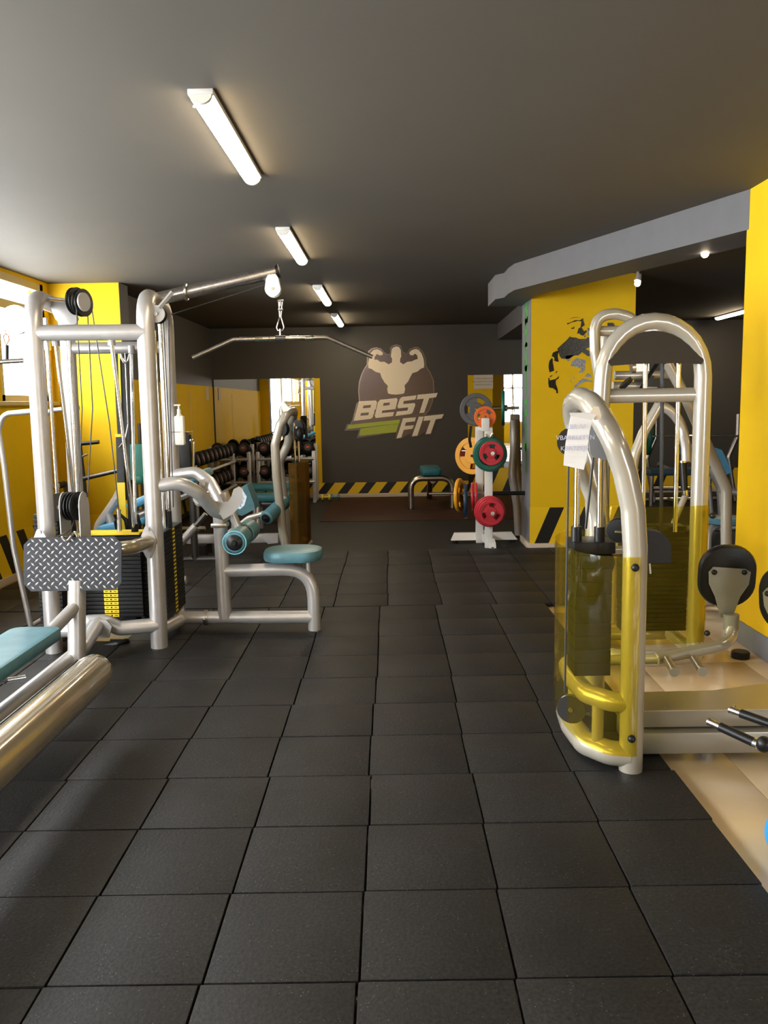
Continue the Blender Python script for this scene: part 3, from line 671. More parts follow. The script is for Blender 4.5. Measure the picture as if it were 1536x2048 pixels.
MB().tube([(-1.53,5.84,1.03),(-1.36,5.82,1.05),(-1.25,5.75,.98),(-1.15,5.6,.86),(-1.12,5.48,.80)], .042, 18, fil=.12).build('curved_arm', SILVER, TW)
def cq(pts, y): return [P(250+x/3.746, 880+q/3.746, y=y) for x, q in pts]
MB().poly(cq([(600,440),(650,455),(720,465),(770,462),(795,425),(812,370),(850,348),(885,370),(888,430),(860,500),(800,560),(735,597),(715,560),(660,545),(600,480)], 5.3), (0,.012,0)).build('adjust_plate', LIGHTGREY, TW)
sc = MB().poly(cq([(880,375),(912,425),(893,490),(862,518),(845,512),(872,480),(886,430)], 5.295), (0,.004,0)).build('scale_strip', mat('pale blue label',(.55,.66,.72),.5), TW)
for k, (x, q) in enumerate([(893,412),(888,440),(880,468),(866,496)]):
    p_ = P(250+x/3.746, 880+q/3.746, y=5.29); text('scale_number', str(k+1), .022, p_, FRONT, INK, TW, .0005)
MB().poly(cq([(558,300),(600,288),(632,300),(615,385),(545,380)], 5.22), (0,.01,0)).cyl(P(407,968,y=5.2),P(407,968,y=5.24),.012,n=10).build('pivot_bracket', LIGHTGREY, TW)
MB().tube([P(404,975,y=5.25),P(398,1008,y=5.3)], .028, 12).tube([P(395,998,y=5.24),P(412,990,y=5.5)], .03, 12).build('pivot_tube', SILVER, TW)
MB().tube([P(448,985,y=5.42),P(478,1062,y=5.42)], .03, 14).build('roller_arm', SILVER, TW)
MB().tube([(-.985,5.14,.66),(-.985,5.76,.66)], .014, 10).build('roller_axle', STEEL, TW)
for y0 in (5.15, 5.47):
    b = MB().lathe((-.985,y0,.66),(0,1,0),[(.058,0),(.07,.012),(.072,.13),(.07,.24),(.058,.25)],24); b.build('foam_roller', TEAL, TW)
MB().lathe((-.985,5.152,.66),(0,-1,0),[(.05,0),(.05,.01),(.035,.018),(.03,.02),(.018,.022),(.014,.035)],20).build('roller_cap', BLACK, TW)
MB().lathe((-.985,5.40,.66),(0,1,0),[(.062,0),(.062,.07)],20).build('roller_band', BLACKV, TW)
MB().tube([(-.985+.073*math.cos(a),5.147,.66+.073*math.sin(a)) for a in [2*PI*k/20 for k in range(20)]], .0035, 6, closed=True).build('roller_piping', mat('light teal piping',(.16,.5,.62),.4), TW)
# top arm
MB().tube([(-1.49,5.47,2.18),(-.71,5.45,2.335)], .041, 20).build('pulldown_arm', STEEL, TW)
MB().lathe((-.712,5.45,2.3345),(.78,0,.155),[(.04,0),(.04,.01),(.044,.012),(.044,.02)],20).build('end_cap', BLACK, TW)
MB().tube([(-1.285+.043*.19*0,5.455+.046*math.cos(a),2.22+.046*math.sin(a)) for a in [2*PI*k/18 for k in range(18)]], .009, 8, closed=True).build('clamp_ring', STEEL, TW)
MB().tube([P(318,616,y=5.08),P(345,584,y=5.08)], .013, 4).build('link_bar', LIGHTGREY, TW)
pulley(TW, P(315,630,y=5.15), (0,1,0), .052, .04)
MB().lathe(P(313,628,y=5.12),(0,-1,0),[(.052,0),(.052,.008),(.012,.01),(.012,.02)],20).build('pulley_cover', LIGHTGREY, TW)
c = P(546,578,y=5.43)
pr = [(math.cos(a)*.05, math.sin(a)*.05) for a in [PI+PI*k/10 for k in range(11)]] + [(.035,.07),(.02,.09),(-.025,.085),(-.04,.06)]
b = MB(); b.poly([c+V(x,-.02,z) for x,z in pr],(0,.008,0)); b.poly([c+V(x,.03,z) for x,z in pr],(0,.008,0)); b.build('pulley_housing', WHITEP, TW)
pulley(TW, c+V(0,.01,0), (0,1,0), .045, .03)
MB().cyl(c+V(0,-.026,0), c+V(0,-.018,0), .009, n=10).build('bolt', STEEL, TW)

# lat bar hanging from the arm
lb = thing('pulldown_bar', 'bent chrome wide pulldown bar hanging from the carabiner of the upper arm', 'pulldown bar', (-.69,5.44,1.8))
MB().tube([P(385,716,y=5.40),P(467,679,y=5.43),P(655,675,y=5.46),P(745,714,y=5.49)], .0135, 12, fil=.05).build('bar', STEEL, lb)
for px in (478,510,538): MB().tube([P(px,678.6-.02*(px-478),y=5.435),P(px+16,678.4-.02*(px-478),y=5.437)], .0155, 12).build('sleeve', CHROME, lb)
for px in (580,610): MB().tube([P(px,676.5,y=5.45),P(px+18,676.2,y=5.452)], .0155, 12).build('sleeve', CHROME, lb)
MB().cyl(P(551,677,y=5.44),P(571,677,y=5.44),.019).build('hub', DARKSTEEL, lb)
lk = MB(); top = P(561,600,y=5.44)
lk.tube([top, P(561,612,y=5.44)], .006, 8); lk.tube([P(555,602,y=5.44),P(567,602,y=5.44)], .007, 8); lk.tube([P(556,620,y=5.44),P(566,620,y=5.44)], .007, 8)
lk.tube([P(558,602,y=5.44),P(560,634,y=5.44)], .005, 8); lk.tube([P(565,602,y=5.44),P(562,634,y=5.44)], .005, 8)
lk.build('shackle', STEEL, lb)
MB().tube([P(x,q,y=5.44) for x,q in ((560,633),(556,645),(553.5,655),(556,661),(561,662),(566,660),(568,654),(565,643),(562,633))], .0045, 8, closed=True).build('carabiner', STEEL, lb)
MB().tube([P(560.5,658,y=5.44),P(561,676,y=5.44)], .006, 8).build('eye_bolt', STEEL, lb)
# left bar
l2 = thing('pulldown_bar', 'short bar hanging from a carabiner in front of the bright window', 'pulldown bar', (-2.39,5.3,1.8))
MB().tube([P(-60,727,y=5.25),P(47,721,y=5.3)], .015, 10).build('bar', STEEL, l2)
MB().tube([P(x,q,y=5.3) for x,q in ((13,690),(8,680),(7,672),(11,668),(17,672),(18,680))], .005, 8, closed=True).tube([P(x,q,y=5.3) for x,q in ((12,668),(10,660),(14,652),(17,664))], .004, 8, closed=True).build('carabiner', mat('copper tinted steel',(.5,.2,.1),.35,.8), l2)
MB().tube([P(14,690,y=5.3),P(14,722,y=5.3)], .012, 8).tube([P(16,655,y=5.3),P(20,643,y=5.3)], .012, 8).build('strap', BLACK, l2)
# hand sanitiser bottle tied to the rear upright
sb = thing('pump_bottle', 'cream pump bottle tied to the rear right upright of the cable tower', 'bottle', (-1.46,5.81,1.22))
MB().box((-1.455,5.80,1.34),(.065,.05,.2),None,.012).lathe((-1.455,5.80,1.43),(0,0,1),[(.028,0),(.015,.02),(.012,.03)],14).build('bottle_body', WHITEPL, sb)
MB().cyl((-1.455,5.80,1.455),(-1.455,5.80,1.485),.013).cyl((-1.455,5.80,1.485),(-1.455,5.80,1.51),.006).box((-1.465,5.80,1.513),(.045,.014,.01),None,.003).build('pump', WHITEPL, sb)
MB().tube([(-1.53+.06*math.cos(a)*1.9+.04, 5.84+.07*math.sin(a), 1.33) for a in [2*PI*k/16 for k in range(16)]], .002, 5, closed=True).build('tie_wire', STEEL, sb)
# white frame loop bars on the left of the tower
gl = thing('pull_handle_frame', 'thin silver bent tube frame before the yellow wall at the left edge', 'gym machine', (-2.5,5.6,0))
MB().tube([P(85,821,y=5.62),P(6,828,y=5.62),P(-3,860,y=5.62),P(8,930,y=5.62),P(27,1095,y=5.62),V(-2.5,5.62,.02)], .018, 12, fil=.12).build('bent_tube', SILVER, gl)
MB().tube([P(158,815,y=6.6),P(94,822,y=6.6),P(88,850,y=6.6),P(100,1030,y=6.6)], .018, 12, fil=.1).build('bent_tube', SILVER, gl)
MB().tube([V(-2.5,5.62,.02), V(-2.5,6.6,.02), P(100,1030,y=6.6)], .02, 12, fil=.05).build('base_tube', SILVER, gl)

# thick beige boom tube in the left foreground
bm_ = thing('leg_machine_boom', 'thick glossy beige tube reaching in low from the left edge', 'gym machine', (-1.38,3.0,0))
MB().lathe((-1.38,3.78,.30),(0,-1,-.0),[(.02,0),(.06,.012),(.082,.04),(.088,.09),(.088,1.9)],32).build('boom_tube', GOLD, bm_)
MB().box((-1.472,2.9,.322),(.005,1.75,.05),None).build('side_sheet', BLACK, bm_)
MB().tube([(-1.38,2.1,.3),(-1.38,2.1,.0)], .05, 16).build('post', SILVER, bm_)
MB().tube([(-1.62,2.1,.03),(-1.14,2.1,.03)], .03, 12).build('foot', SILVER, bm_)
hb = thing('row_handle', 'chrome row handle lying on the rubber floor under the teal bench', 'handle', (-2.2,4.45,0))
MB().cyl((-2.42,4.30,.022),(-2.06,4.52,.022),.014).build('grip', CHROME, hb)
MB().cyl((-2.18,4.447,.022),(-2.14,4.471,.022),.017).build('grip_band', DARKSTEEL, hb)
st_ = MB().tube([(-1.83,5.16,.012),(-1.74,5.14,.03),(-1.70,5.18,.035),(-1.72,5.24,.012),(-1.82,5.22,.02)], .018, 8, fil=.03).build('strap_coil', BLACKV); tag(st_, 'black strap coil on the floor under the tower crossbar', 'strap')

# ================================================================ inner thigh machine nearest on the right (pearl paint, yellow acrylic)
M1 = thing('thigh_machine', 'pearl painted thigh machine with taped paper sheet and curved yellow acrylic guard', 'gym machine', (.85,3.55,0))
def arch(x0, y0, x1, y1, pr, lean):
    """legs at (x0,y0) and (x1,y1), profile pr of (offset along lean, z), joined over the top"""
    a = [V(x0+lean[0]*o, y0+lean[1]*o, z) for o, z in pr]; b = [V(x1+lean[0]*o, y1+lean[1]*o, z) for o, z in pr]
    return a, b
pr = [(0,.012),(0,.92),(.012,1.08),(.045,1.22),(.088,1.34)]
a_, b_ = arch(.94,3.24, .94,3.86, pr, (-1,0))
top = [V(.818,3.28,1.42), V(.795,3.38,1.485), V(.79,3.55,1.51), V(.795,3.72,1.485), V(.818,3.82,1.42)]
MB().tube(a_ + top + b_[::-1], .047, 22, fil=.22).build('arch_tube', PEARL, M1)
MB().cyl((.94,3.24,0),(.94,3.24,.022),.06).build('foot_cap', RUB, M1); MB().cyl((.94,3.86,0),(.94,3.86,.014),.06).build('foot_cap', RUB, M1)
lp_ = [(.94,3.24),(.86,3.26),(.785,3.36),(.77,3.55),(.785,3.74),(.86,3.84),(.94,3.86)]
MB().tube([V(x,y,.085) for x,y in lp_], .05, 18, fil=.08).build('base_loop', PEARL, M1)
MB().tube([V(x,y,.30) for x,y in lp_], .042, 18, fil=.08).build('base_loop', PEARL, M1)
for x, y in ((.82,3.30),(.785,3.6)): MB().cyl((x,y,.1),(x,y,.3),.024).build('short_post', PEARL, M1)
pulley(M1, (.735,3.40,.22), (.5,1,0), .06, .025, DARKSTEEL)
stack(M1, .745, .895, 3.40, 3.55, .36, 9, .057)
MB().bx(.735,.905,3.39,3.56,.875,.925,.006).build('top_block', BLACK, M1)
for x, y, z1 in ((.755,3.44,1.36),(.845,3.42,1.33)):
    MB().cyl((x,y,.92),(x,y,z1),.0125).build('guide_rod', CHROME, M1); MB().cyl((x,y,.90),(x,y,.985),.022).build('rod_bush', BLACK, M1)
MB().tube([(.70,3.37,.30),(.705,3.37,1.38)], .0045, 6).build('cable', CABLE, M1)
MB().tube([(.84,3.50,1.33),(.80,3.47,.97)], .0055, 6).build('cable', CABLE, M1)
pulley(M1, (.745,3.50,1.33), (.3,1,0), .06, .03)
MB().poly([P(x,q,y=3.33) for x,q in ((1180,822),(1196,842),(1209,870),(1219,900),(1220,913),(1214,920),(1186,915),(1180,905),(1177,870))], (0,.008,0)).build('pulley_cover', GREYPL, M1)
MB().cyl((.93,3.3,.935),(.93,3.3,.965),.012).build('screw', BLACK, M1)
g = MB(); n = 28; pts = []
for k in range(n+1):
    a = PI*k/n; pts.append((.945 - .245*math.sin(a)**.7 if True else 0, 3.545 - .36*math.cos(a)))
g.ring([[V(x,y,.16-.06*math.cos(PI*k/n)), V(x,y,.90), V(x+.003,y+.001,.90), V(x+.003,y+.001,.16-.06*math.cos(PI*k/n))] for k,(x,y) in enumerate(pts)])
g.build('acrylic_guard', ACRY, M1)
for z in (.175,.86): MB().sphere((.925,3.182,z),.016).build('knob', BLACK, M1)
# gauge weight on the side and its cable
MB().lathe((1.005,3.70,.93),(-.45,-1,.0),[(.05,0),(.056,.01),(.056,.04),(.05,.05),(.02,.052)],24).build('side_disc', BLACK, M1)
MB().cyl((.965,3.64,.93),(1.06,3.62,.925),.008).build('pin', CHROME, M1)
MB().tube([(.91,3.58,.92),(.935,3.60,.85),(.955,3.6,.80),(.93,3.58,.75)], .007, 8, fil=.04).build('hose', BLACK, M1)
MB().cyl((.90,3.56,.875),(.925,3.58,.895),.011).build('selector_pin', CHROME, M1)
MB().tube([(.8,3.6,1.25),(.86,3.75,1.15),(.93,3.78,.98),(.95,3.78,.5)], .034, 14, fil=.15).build('inner_tube', PEARL, M1)
# black moulded shroud behind the leg
b = MB(); prof = [(0,.0),(0,.155),(.03,.155),(.07,.145),(.10,.115),(.115,.08),(.115,.0)]
b.poly([V(1.185+x, 3.9, .735+z) for x,z in prof],(0,.09,0)); b.build('shroud', BLACKV, M1)
MB().cyl((1.21,3.93,.73),(1.215,3.93,.68),.004).build('scale_rule', WHITEP, M1)
MB().tube([(1.20,3.95,.8),(.94,3.87,.8)], .02, 12).build('shroud_post', PEARL, M1)
# wide base beam running right
b = MB(); b.bx(.96,2.1,3.39,3.60,.135,.208,.01); b.build('base_beam', PEARL_SHADED, M1)
b = MB(); b.bx(.98,2.1,3.36,3.62,.03,.125,.015); b.build('base_beam', PEARL_SHADED, M1)
MB().poly([V(.98,3.385,.208),V(2.1,3.385,.208),V(2.1,3.86,.208),V(1.8,3.74,.208),V(1.4,3.62,.208),V(.98,3.61,.208)],(0,0,.005)).build('base_cover', mat('dull beige plate',(.40,.34,.24),.3,.3), M1)
for x in (1.14,1.42,1.75): MB().cyl((x,3.42,.212),(x,3.42,.218),.008,n=10).build('bolt', STEEL, M1)
[MB().bx(x,x+.06,3.38,3.6,-.018,.035).build('rubber_block', RUB, M1) for x in (1.0,1.95)]
# thigh pads with spade plates
def thigh_pad(cx, cy, cz, nz, tag_):
    M = frame(nz, (0,0,1))
    b = MB(); b.pad((cx,cy,cz), .30, .26, .06, (0,0,1), nz, .115, .018, n=8); b.build('thigh_pad', BLACKV, M1)
    q = [(.06,-.095),(.085,-.075),(.075,.07),(.06,.095),(-.0,.09),(-.06,.055),(-.165,.026),(-.165,-.028),(-.06,-.06),(0,-.09)]
    c = V(cx,cy,cz); pl = MB().poly([c + M @ V(x-.03,y,-.036) for x,y in q], M @ V(0,0,-.006)).build('spade_plate', SPADE, M1)
    for y in (-.07,.065): MB().sphere(c + M @ V(.03,y,-.045), .013).build('knob', BLACK, M1)
thigh_pad(1.575, 3.93, .665, (.1,1,.1), '')
thigh_pad(1.715, 3.60, .62, (.80,.55,.1), '')
MB().cyl((1.585,3.885,.415),(1.585,3.885,.49),.036).build('pad_socket', SPADE, M1)
MB().tube([(1.585,3.885,.46),(1.578,3.86,.385),(1.50,3.76,.375),(1.18,3.70,.335)], .028, 16, fil=.1).build('pad_arm', PEARL, M1)
for x in (1.215,1.335):
    MB().cyl((x,3.66,.345),(x-.015,3.52,.335),.018).build('foot_peg', STEEL, M1); MB().cyl((x-.015,3.52,.335),(x-.016,3.512,.334),.021).build('peg_cap', LIGHTGREY, M1)
MB().tube([(1.20,3.705,.336),(.96,3.80,.30)], .024, 12).build('arm_stem', PEARL, M1)
MB().tube([(1.70,3.59,.5),(1.74,3.57,.33),(1.78,3.5,.16)], .03, 14).build('pad_arm', PEARL, M1)
# hand grips in the foreground
for p0, p1 in ((P(1420,1444,y=2.9),P(1545,1502,y=2.72)), (P(1463,1420,y=3.02),P(1580,1462,y=2.85))):
    d = (p1-p0); MB().cyl(p0-d*.0, p0+d*.2, .0125).cyl(p0-d*.03,p0,.014).build('grip_end', STEEL, M1)
    MB().cyl(p0+d*.17, p0+d*.72, .0165).build('grip', BLACK, M1); MB().cyl(p0+d*.72, p0+d*.78, .018).cyl(p0+d*.78,p0+d,.0125).build('grip_collar', CHROME, M1)
MB().sphere(P(1528,1489,y=2.72), .026, sc=(1,1,1.1)).build('ball_knob', BLACK, M1)
MB().tube([P(1545,1500,y=2.72), V(1.62,2.75,.3), V(1.75,3.0,.25), V(1.75,3.34,.22)], .02, 12, fil=.1).tube([P(1580,1462,y=2.85), V(1.75,3.0,.28)], .018, 12).build('grip_arm', PEARL, M1)
# paper sheet on the arch
pm = thing('paper_sheet', 'white handwritten paper sheet taped over the top of the near pearl arch', 'paper', (.67,3.2,1.2))
def sheetpt(x, q): return P(1120+x/12.8, 790+q/12.8, y=3.225)
b = MB(); rows = [[(240,455),(1005,440)],[(270,540),(830,640)],[(200,900),(760,920)],[(140,1250),(715,1270)],[(110,1550),(690,1560)],[(92,1800),(610,1915)]]
for i in range(len(rows)-1):
    (a0,a1),(c0,c1) = rows[i], rows[i+1]
    ys_ = [3.20,3.185,3.18,3.182,3.19,3.2]
    f = lambda p_, k: P(1120+p_[0]/12.8, 790+p_[1]/12.8, y=ys_[k])
    q = [f(a0,i), f(a1,i), f(c1,i+1), f(c0,i+1)]; b.poly(q, (0,.0012,0))
b.build('sheet', PAPER, pm)
MB().poly([sheetpt(x,q)+V(0,-.03,0) for x,q in ((740,430),(820,285),(945,300),(1010,520),(1000,600),(830,650))],(0,.001,0)).build('tape', CREAMPAPER, pm)
for k, (s_, q) in enumerate((('LBR AF', 815),('VBARKLETTN', 1095),('KBATZEJP', 1370))):
    p_ = P(1120+(420-25*k)/12.8, 790+q/12.8, y=3.176); text('handwriting', s_, .024, p_, FRONT, mat('faint ink',(.55,.56,.74),.7), pm, .0003)

# ================================================================ tall arch machine behind it
M2 = thing('cable_press_machine', 'tall round-topped pearl machine with smoked chrome crescent and yellow guard', 'gym machine', (1.42,4.75,0))
cx, rr, yA = 1.44, .265, 4.7
ptsA = [V(cx-rr-.055,yA,.03),V(cx-rr-.045,yA,1.0),V(cx-rr-.02,yA,1.4)] + [V(cx-(rr+.01)*math.cos(PI*k/14), yA, 1.62+.30*math.sin(PI*k/14)) for k in range(15)] + [V(cx+rr+.01,yA,1.3),V(cx+rr+.01,yA,.03)]
MB().tube(ptsA, .047, 22).build('arch_tube', PEARL, M2)
b = MB(); cr_ = [V(cx-.258*math.cos(PI*k/16), yA-.05+.05*math.sin(PI*k/16), 1.70+.20*math.sin(PI*k/16)) for k in range(17)] + [V(cx+.245,yA-.055,1.682),V(cx+.1,yA-.055,1.69),V(cx-.1,yA-.055,1.69),V(cx-.245,yA-.055,1.682)]
b.poly(cr_, (0,.006,.002)); b.build('crescent_cover', SMOKE, M2)
MB().tube([V(cx-rr-.02,yA+.02,1.52),V(cx+rr,yA+.02,1.52)], .04, 18).build('crossbar', PEARL, M2)
for x, z0 in ((1.435,.9),(1.62,.74)): MB().tube([(x-.01,yA+.09,1.72),(x,yA+.11,z0)], .0135, 10).build('guide_rod', CHROME, M2)
MB().tube([(1.505,yA+.05,1.72),(1.545,yA+.12,.74)], .011, 4).build('belt', BLACKV, M2)
MB().tube([(1.49,yA+.08,1.70),(1.47,yA+.35,1.55)], .013, 4).build('belt', BLACKV, M2)
pulley(M2, (1.50,yA+.06,1.72), (1,0,0), .03, .05)
stack(M2, 1.34, 1.72, 4.86, 4.98, .14, 22, .027)
MB().bx(1.36,1.70,4.85,4.99,.735,.765,.004).build('top_block', BLACK, M2)
g = MB(); pts = [(1.175,4.76),(1.2,4.67),(1.27,4.63),(1.45,4.61),(1.66,4.63),(1.76,4.66),(1.775,4.74)]
pts = [(p_.x,p_.y) for p_ in fillet([V(x,y,0) for x,y in pts], .05, 4)]
g.ring([[V(x,y,.13),V(x,y,.91),V(x+.002,y+.003,.91),V(x+.002,y+.003,.13)] for x,y in pts]).build('acrylic_guard', ACRYB if False else ACRY, M2)
for x, z in ((1.765,.855),(1.755,.19)): MB().sphere((x,4.625,z),.017).build('knob', BLACK, M2)
MB().tube([(1.13,yA,.09),(1.2,4.55,.085),(1.42,4.5,.085),(1.68,4.56,.085),(1.72,yA,.09)], .045, 16, fil=.1).build('base_loop', PEARL, M2)
MB().tube([(1.15,5.1,.06),(1.7,5.1,.06)], .04, 14).tube([(1.14,yA,.06),(1.15,5.1,.06)], .04, 14).tube([(1.7,yA,.06),(1.7,5.1,.06)], .04, 14).build('base_tube', PEARL, M2)
tag(MB().cyl((2.02,4.80,-.018),(2.02,4.80,.03),.052,bev=.006).build('rubber_stop', BLACK), 'round black rubber puck on the beige floor by the right yellow wall', 'puck')

# ================================================================ chest fly machine behind
M3 = thing('chest_fly_machine', 'grey-beige fly machine with swinging arms and black grips behind the round-topped machine', 'gym machine', (1.6,5.7,0))
def q3(x, q, y): return P(1160+x/5.486, 600+q/5.486, y=y)
MB().tube([P(1212,1130,y=5.6),P(1204,950,y=5.6),q3(215,870,5.6),q3(165,560,5.6),q3(160,330,5.6),q3(190,220,5.6),q3(270,165,5.6),q3(390,150,5.6),q3(520,180,5.6),q3(640,260,5.6),q3(760,400,5.6),q3(960,690,5.6),q3(1130,1000,5.6),V(2.22,5.6,.9),V(2.25,5.6,.03)], .036, 16, fil=.1).build('arch_tube', PEARL, M3)
MB().tube([V(1.5,5.95,.03),V(1.5,5.95,1.3),q3(250,600,5.9),q3(270,420,5.9),q3(290,330,5.9)], .035, 14, fil=.1).build('rear_tube', PEARL, M3)
MB().tube([q3(110,345,5.62),q3(620,335,5.62)], .033, 14).build('crossbar', PEARL, M3)
MB().cyl(q3(85,350,5.62),q3(130,346,5.62),.024).build('axle_end', STEEL, M3)
MB().tube([q3(380,830,5.7),q3(980,820,5.7)], .03, 14).build('crossbar', PEARL, M3)
MB().tube([q3(360,940,5.75),q3(720,945,5.75)], .028, 14).build('crossbar', PEARL, M3)
MB().tube([q3(490,900,5.6),q3(520,930,5.6)], .05, 8).build('rubber_stop', BLACK, M3)
MB().poly([q3(x,q,5.6) for x,q in ((590,640),(760,640),(760,780),(560,790),(545,700),(590,690))],(0,.02,0)).build('pivot_block', PEARL, M3)
MB().cyl(q3(560,740,5.55),q3(600,735,5.55),.04,n=14).build('pivot_hub', STEEL, M3)
MB().poly([q3(x,q,5.62) for x,q in ((720,820),(815,830),(800,945),(725,935))],(0,.03,0)).build('rubber_stop', BLACK, M3)
MB().poly([q3(x,q,5.62) for x,q in ((715,950),(850,955),(820,1020),(740,1015))],(0,.03,0)).build('stop_bracket', GREYPL, M3)
MB().tube([q3(870,1150,5.5),q3(700,1450,5.5),q3(600,1700,5.5),P(1262,960,y=5.5)], .034, 14, fil=.2).build('swing_arm', PEARL, M3)
MB().tube([q3(850,1160,5.5),q3(960,1190,5.5),q3(1080,1300,5.5),q3(1135,1450,5.5),P(1372,893,y=5.45),P(1373,925,y=5.42)], .032, 16, fil=.2).build('swing_arm', SILVER, M3)
MB().tube([P(1366,924,y=5.42),P(1366,927,y=5.42),P(1369,980,y=5.4)], [.024,.024,.021], 14).build('grip', BLACK, M3)
MB().cyl(P(1366,921,y=5.42),P(1366,925,y=5.42),.027).cyl(P(1370,980,y=5.4),P(1371,990,y=5.4),.022).build('grip_collar', CHROME, M3)
MB().tube([P(1372,988,y=5.42),P(1350,1040,y=5.5),P(1335,1085,y=5.6)], .02, 10, fil=.1).build('link_tube', PEARL, M3)
MB().tube([V(1.5,5.95,.05),V(2.3,5.95,.05),V(2.3,5.6,.05)], .035, 12).tube([V(1.44,5.6,.05),V(1.5,5.95,.05)], .035, 12).build('base_tube', PEARL, M3)
MB().cyl(V(1.47,5.6,.0),V(1.47,5.6,.45),.034).build('front_leg', PEARL, M3)
MB().pad((1.85,5.75,.45),.36,.34,.07,cr=.1).build('seat_pad', BLACKV, M3); MB().cyl((1.85,5.75,.05),(1.85,5.75,.42),.03).build('seat_post', PEARL, M3)
MB().poly([P(1232,855,y=5.5),P(1244,888,y=5.5),P(1240,905,y=5.5),P(1228,870,y=5.5)],(0,.01,0)).build('side_plate', DARKSTEEL, M3)

# ================================================================ weight plate tree
WT = thing('weight_tree', 'white steel weight tree standing beside the big yellow pillar', 'weight tree', (.98,8.8,0))
MB().box((.985,8.62,.62),(.08,.05,1.24),None,.006).build('upright', WHITEP, WT)
MB().box((.925,8.95,.62),(.08,.05,1.24),None,.006).build('upright', WHITEP, WT)
MB().box((.955,8.78,1.27),(.075,.38,.13),None,.006).build('head', WHITEP, WT)
b = MB(); b.poly([V(.62,8.93,.03),V(.66,8.99,.10),V(1.28,8.99,.10),V(1.33,8.93,.03)],(0,.06,0)); b.build('base_cross', WHITEP, WT)
b = MB(); b.poly([V(.93,9.25,.03),V(.93,9.2,.1),V(.97,8.62,.11),V(.975,8.50,.07),V(.975,8.47,.02)],(.07,0,0)); b.build('base_foot', WHITEP, WT)
for x, y in ((.66,8.95),(1.28,8.95),(1.01,8.5),(.965,9.2)): MB().cyl((x,y,0),(x,y,.03),.03).build('rubber_foot', RUB, WT)
PEG = {'top':((.985,8.60,.99),(.05,-1,.0),.24), 'low':((.985,8.60,.39),(.05,-1,0),.22), 'lm':((.93,8.8,.55),(-1,.05,0),.55),'rm':((1.0,8.8,.545),(1,-.02,0),.38), 'rl':((.97,8.97,.98),(-1,.6,0),.3), 'tt':((.95,8.98,1.3),(0,1,0),.15)}
for k, (o_, d, L_) in PEG.items():
    d = Vector(d).normalized(); b = MB().cyl(o_, Vector(o_)+d*L_, .0145 if k != 'rm' else .022, n=14); b.build('peg', BLACK if k == 'rm' else STEEL, WT)
def plate(c, ax, r, th, m, label, grips=3, hub=.03, rot=0.3):
    c = Vector(c); ax = Vector(ax).normalized(); M = frame(ax, (0,0,1)); b = MB()
    # rim ring, hub, web with three grip openings (built as spokes and inner disc)
    n = 36; prof = [(r*.72,-th*.32),(r*.74,-th/2),(r*.97,-th/2),(r,-th*.3),(r,th*.3),(r*.97,th/2),(r*.74,th/2),(r*.72,th*.32)]
    b.ring([[c + M @ V(rd*math.cos(2*PI*j/n), rd*math.sin(2*PI*j/n), h) for rd, h in prof] for j in range(n)], close=True)
    b.ring([[c + M @ V(rd*math.cos(2*PI*j/24), rd*math.sin(2*PI*j/24), h) for rd, h in ((.016,-th/2),(r*.40,-th/2),(r*.43,-th*.3),(r*.43,th*.3),(r*.40,th/2),(.016,th/2))] for j in range(24)], close=True)
    for g_ in range(grips):
        a0 = rot + 2*PI*g_/grips; ar = [a0 + (k/8-.5)*2*PI/grips*.62 for k in range(9)]
        for sgn in (1,):
            rings = []
            for a in ar:
                rings.append([c + M @ V(rd*math.cos(a), rd*math.sin(a), h) for rd, h in ((r*.36,-th*.28),(r*.80,-th*.28),(r*.80,th*.28),(r*.36,th*.28))])
            b.ring(rings)
    o = b.build('weight_plate', m); tag(o, label, 'weight plate', 'plates on the weight tree'); return o
d1 = Vector((.05,-1,0)).normalized()
o1 = Vector(PEG['top'][0]); o2 = Vector(PEG['low'][0])
plate(o1+d1*.04, d1, .165, .035, NAVY, 'dark navy plate hindmost on the upper front peg of the weight tree', rot=.2)
plate(o1+d1*.08+V(0,0,-.018), d1, .175, .035, GREEN, 'larger green plate behind the front green one on the upper peg', rot=.9)
plate(o1+d1*.12+V(-.01,0,-.012), d1, .16, .032, GREEN, 'green plate directly behind the upper red plate', rot=1.5)
plate(o1+d1*.165, d1, .122, .03, RED, 'red plate frontmost on the upper peg of the weight tree', rot=.95)
plate(o2+d1*.06, d1, .16, .035, RED, 'red plate at the back of the lower front peg', rot=.4)
plate(o2+d1*.10, d1, .148, .03, RED, 'red plate in the middle of the lower front peg', rot=1.0)
plate(o2+d1*.14, d1, .132, .03, RED, 'red plate frontmost on the lower peg of the weight tree', rot=.9)
for o_, d in ((o1,d1),(o2,d1)):
    MB().cyl(o_+d*.18, o_+d*.235, .020).build('peg_end', CHROME, WT)
lx = Vector((-1,.05,0))
plate((.70,8.81,.535), (-1,.35,0), .175, .035, YPLATE, 'yellow plate at the left end of the lower side peg', rot=.3)
plate((.765,8.80,.47), (-1,.1,0), .185, .035, NAVY, 'dark navy plate behind the lower yellow plate', rot=.8)
plate((.835,8.79,.52), (-1,.1,0), .145, .028, RED, 'red plate edge-on left of the white upright', rot=.5)
plate((.872,8.79,.52), (-1,.1,0), .145, .028, RED, 'red plate edge-on touching the white upright', rot=.2)
plate((.86,9.02,.93), (-.55,-1,0), .20, .032, YPLATE, 'yellow ring-like plate half hidden behind the green plates', rot=.2)
plate((.88,9.10,.90), (-.55,-1,0), .15, .03, RED, 'red plate hidden behind the yellow ring-like plate', rot=.2)
plate((.955,8.66,1.345), (0,-1,.0), .112, .03, OPLATE, 'orange plate at the very top of the weight tree', rot=.4)
